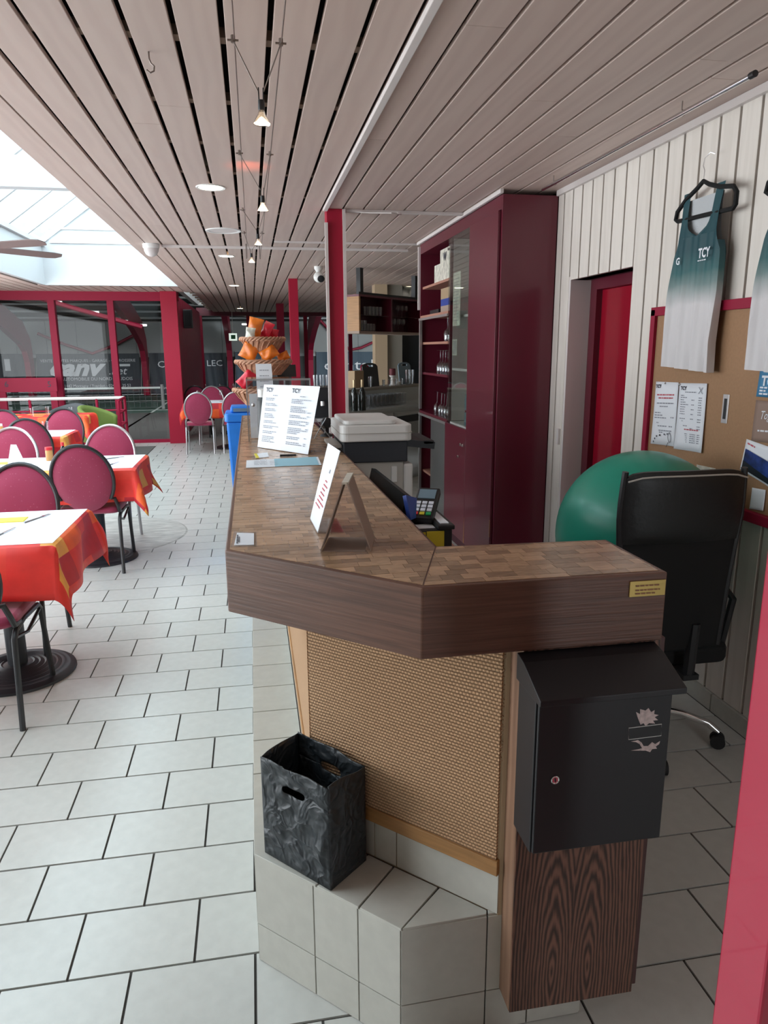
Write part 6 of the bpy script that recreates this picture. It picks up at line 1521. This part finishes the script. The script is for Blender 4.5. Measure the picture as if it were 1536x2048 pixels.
def table(x0, x1, y0, y1, lab, white=True, drop=.25, ped=((.28, .5),)):
    z = .745; cx, cy = (x0+x1)/2, (y0+y1)/2
    t = thing('dining_table', 'pedestal dining table under the cloth %s' % lab, 'table', (cx, cy, 0), 'dining tables')
    MB().box(x0+.01, x1-.01, y0+.01, y1-.01, z-.035, z-.001).build('top', 'shelf_wood', t, bevel=.004)
    for fx_, fy_ in ped:
        px3, py3 = x1-(x1-x0)*fx_, y0+(y1-y0)*fy_
        MB().lathe([(.045, .03), (.045, z-.06), (.12, z-.035)], (px3, py3, 0), 16).build('column', 'base_iron', t, smooth=True)
        prof = [(.0001, .055), (.05, .055)]
        for k in range(7):
            r0 = .075+k*.026; prof += [(r0-.008, .050-.0045*k), (r0, .055-.0050*k), (r0+.008, .050-.0045*k)]
        prof += [(.262, .012), (.265, 0), (.0001, 0)]
        MB().lathe(prof, (px3, py3, 0.001), 36).build('base', 'base_iron', t, smooth=True)
    b = MB(); nx, ny = 44, 36; Ls, Ws = (x1-x0)+2*drop, (y1-y0)+2*drop; rs = random.uniform(0, 6)
    def fn(i, j):
        s, q = x0-drop+Ls*i, y0-drop+Ws*j; c = Vector((min(max(s, x0), x1), min(max(q, y0), y1))); d = Vector((s, q))-c; L_ = d.length
        if L_ < 1e-6: return (s, q, z)
        n = d/L_; fl_ = .018+.13*L_+.018*math.sin((s*9+q*11)+rs)*min(1, L_/.12)*1.2
        both = (abs(d.x) > 1e-6 and abs(d.y) > 1e-6)
        if both: fl_ += .22*min(abs(d.x), abs(d.y))
        if L_ < .02: return (c.x+n.x*fl_*L_/.02*.6, c.y+n.y*fl_*L_/.02*.6, z-.002-L_*.35)
        return (c.x+n.x*fl_, c.y+n.y*fl_, z-.009-(L_-.02)*.97)
    us_ = sorted(set([i/nx for i in range(nx+1)]+[drop/Ls, 1-drop/Ls, (drop-.02)/Ls, 1-(drop-.02)/Ls])); vs_ = sorted(set([j/ny for j in range(ny+1)]+[drop/Ws, 1-drop/Ws, (drop-.02)/Ws, 1-(drop-.02)/Ws]))
    b.grid(lambda i, j: fn(us_[round(i*(len(us_)-1))], vs_[round(j*(len(vs_)-1))]), len(us_)-1, len(vs_)-1, lambda i, j: (x0-drop+Ls*us_[round(i*(len(us_)-1))], y0-drop+Ws*vs_[round(j*(len(vs_)-1))]))
    o = b.build('tablecloth', 'tablecloth', None, smooth=True, off=(cx, cy, z)); md = o.modifiers.new('solid', 'SOLIDIFY'); md.thickness = .0015; md.offset = 0
    tag(o, 'red and orange checked cloth hanging over %s' % lab, 'tablecloth', 'checked tablecloths')
    if white:
        o = MB().box(x0+.0, x1-.0, y0+.0, y1-.0, z+.0012, z+.0022).build('table_paper', 'table_white', off=(cx, cy, z+.0012)); tag(o, 'white paper cover on top of %s' % lab, 'table cover', 'white table covers')
    return z+.0024
zt1 = table(-2.07, -.872, 3.175, 3.86, 'the nearest table', ped=((.27, .55), (.73, .55)))
table(-2.25, -.855, 5.22, 5.88, 'the second table', ped=((.24, .55), (.76, .55)))
table(-3.0, -1.835, 7.35, 7.95, 'the third table', ped=((.3, .5), (.7, .5)))
table(-3.4, -2.10, 9.55, 10.2, 'the fourth table by the tub chairs', white=False)
table(-1.05, -.10, 11.55, 12.25, 'the far table beside the corner post')
table(-1.05, -.10, 13.7, 14.4, 'the farthest table by the red side wall', white=False)
# settings on the nearest table
def napkin(x, y, rz, lab):
    t = thing('napkin', 'folded yellow paper napkin %s' % lab, 'napkin', (x, y, zt1), 'yellow napkins'); ca, sa = math.cos(rz), math.sin(rz)
    for k, s in ((0, 1), (1, .97)): MB().prism([(x+(a*ca-c*sa)*s, y+(a*sa+c*ca)*s) for a, c in ((-.085, -.05), (.085, -.05), (.085, .05), (-.085, .05))], zt1+.002*k, zt1+.002*k+.0018).build('layer', 'napkin', t)
napkin(-1.20, 3.66, .05, 'at the far side of the nearest table'); napkin(-1.26, 3.36, -.1, 'at the near side of the nearest table')
def knife(p0, p1, z, lab):
    a, c = Vector((*p0, z+.003)), Vector((*p1, z+.003)); d = (c-a).normalized(); s = Vector((-d.y, d.x, 0)); m_ = a.lerp(c, .52); t = thing('knife', lab, 'knife', (a.x, a.y, z), 'cutlery')
    MB().tube([a, a.lerp(c, .25), m_], [.0055, .006, .004], 8).build('handle', 'frame_silver', t, smooth=True)
    MB().add([m_-s*.004, c-s*.002, c+s*.004, m_+s*.008]+[v+Vector((0, 0, .0015)) for v in (m_-s*.004, c-s*.002, c+s*.004, m_+s*.008)], [(0, 3, 2, 1), (4, 5, 6, 7), (0, 1, 5, 4), (1, 2, 6, 5), (2, 3, 7, 6), (3, 0, 4, 7)]).build('blade', 'chrome', t)
def fork(p0, p1, z, lab):
    a, c = Vector((*p0, z+.003)), Vector((*p1, z+.003)); d = (c-a).normalized(); s = Vector((-d.y, d.x, 0)); m_ = a.lerp(c, .68); t = thing('fork', lab, 'fork', (a.x, a.y, z), 'cutlery')
    MB().tube([a, a.lerp(c, .3), m_], [.005, .005, .003], 8).build('handle', 'frame_silver', t, smooth=True)
    MB().obox(m_.lerp(c, .18), (c-m_)*.18, s*.010, (0, 0, .0012)).build('head', 'chrome', t)
    for k in (-1.5, -.5, .5, 1.5): MB().tube([m_.lerp(c, .34)+s*(k*.0055), c+s*(k*.0055)], .0013, 5).build('tine', 'chrome', t)
fork((-1.10, 3.58), (-1.03, 3.76), zt1, 'fork beside the far yellow napkin on the nearest table'); knife((-1.16, 3.27), (-1.11, 3.49), zt1, 'knife beside the near yellow napkin on the nearest table')
zt2_ = zt1
knife((-1.05, 5.30), (-.99, 5.50), zt2_, 'knife at the right end of the second table'); fork((-1.12, 5.66), (-1.0, 5.78), zt2_, 'fork at the right end of the second table')
t = thing('card_tent', 'white tent card standing on the second table', 'card', (-1.70, 5.50, zt2_))
plate([(-1.74, 5.45, zt2_), (-1.66, 5.43, zt2_), (-1.68, 5.50, zt2_+.15), (-1.72, 5.51, zt2_+.15)], .001, 'front', 'paper', t); plate([(-1.73, 5.58, zt2_), (-1.65, 5.56, zt2_), (-1.68, 5.50, zt2_+.15), (-1.72, 5.51, zt2_+.15)], .001, 'back', 'paper', t)
napk = thing('napkin', 'folded yellow paper napkin at the left of the second table', 'napkin', (-1.85, 5.62, zt2_), 'yellow napkins'); MB().box(-1.95, -1.75, 5.56, 5.68, zt2_, zt2_+.002).build('layer', 'napkin', napk)
t = thing('spice_jar', 'small spice jar with red lid on the second table', 'jar', (-1.52, 5.70, zt2_))
MB().lathe([(.0001, 0), (.024, 0), (.026, .004), (.026, .075), (.022, .082)], (-1.52, 5.70, zt2_), 16).build('jar', 'jar_spice', t, smooth=True); MB().lathe([(.027, .080), (.027, .102), (.0001, .104)], (-1.52, 5.70, zt2_), 16).build('lid', 'jar_red', t, smooth=True)
t = thing('condiment_bottle', 'slim condiment bottle with red cap beside the spice jar', 'bottle', (-1.44, 5.78, zt2_))
MB().lathe([(.0001, 0), (.02, 0), (.02, .07), (.011, .095), (.011, .10)], (-1.44, 5.78, zt2_), 14).build('body', 'bottle_dark', t, smooth=True); MB().lathe([(.012, .098), (.012, .125), (.0001, .126)], (-1.44, 5.78, zt2_), 12).build('cap', 'jar_red', t, smooth=True)
place(tg, ft, (-2.02, 7.55, zt2_), 'drinking glass on the white cover of the third table', None, sc=1.0)
t = thing('spice_jar', 'orange spice jar on the third table at the left edge', 'jar', (-2.45, 7.60, zt2_))
MB().lathe([(.0001, 0), (.026, 0), (.026, .08), (.02, .09)], (-2.45, 7.60, zt2_), 16).build('jar', 'jar_spice', t, smooth=True); MB().lathe([(.022, .088), (.022, .11), (.0001, .11)], (-2.45, 7.60, zt2_), 14).build('lid', 'paper', t, smooth=True)
for i, (x, y) in enumerate(((-2.75, 9.75), (-2.62, 9.95), (-2.3, 9.8))): place(tg, ft, (x, y, .7465), 'drinking glass on the fourth table by the tub chairs', 'glasses on the fourth table', sc=.8)
for i, (x, y) in enumerate(((-.85, 11.8), (-.5, 11.9), (-.3, 12.05))): place(wg, first, (x, y, .7485), 'stemmed glass on the far table beside the corner post', 'stemmed glasses on the far table', sc=.9)
for i, (x, y) in enumerate(((-.85, 13.9), (-.6, 14.0), (-.35, 14.1))): place(wg, first, (x, y, .7465), 'stemmed glass on the farthest table', 'stemmed glasses on the farthest table', sc=.95)
# tub chairs
def tub(x, y, rz, m, lab):
    t = thing('tub_chair', lab, 'chair', (x, y, 0), 'tub chairs'); ca, sa = math.cos(rz), math.sin(rz)
    T = lambda p: (x+p[0]*ca-p[1]*sa, y+p[0]*sa+p[1]*ca, p[2])
    b = MB()
    def sh(rad): 
        def fn(i, j):
            a = R_(-25+230*i); hgt = .36+(.44-.16*abs(2*i-1)**1.5)*j
            rr = rad*(.86+.14*j); return T((rr*math.cos(a), -rr*math.sin(a)*.95, hgt-.06*(1-j)))
        return fn
    b.grid(sh(.27), 24, 8); b.build('shell', m, t, smooth=True, solid=.05)
    MB().lathe([(.0001, .32), (.20, .32), (.225, .35), (.22, .42), (.18, .44), (.0001, .46)], (x, y, 0), 24).build('seat', m, t, smooth=True)
    for a in (45, 135, 225, 315): MB().tube([(x+.18*math.cos(R_(a)), y+.18*math.sin(R_(a)), .33), (x+.25*math.cos(R_(a)), y+.25*math.sin(R_(a)), 0)], .013, 8).build('leg', 'frame_black', t, smooth=True)
tub(-2.14, 10.75, R_(250), 'tub_green', 'green tub chair before the red railing')
tub(-2.66, 11.1, R_(160), 'tub_grey', 'grey tub chair behind the fourth table beside the railing')
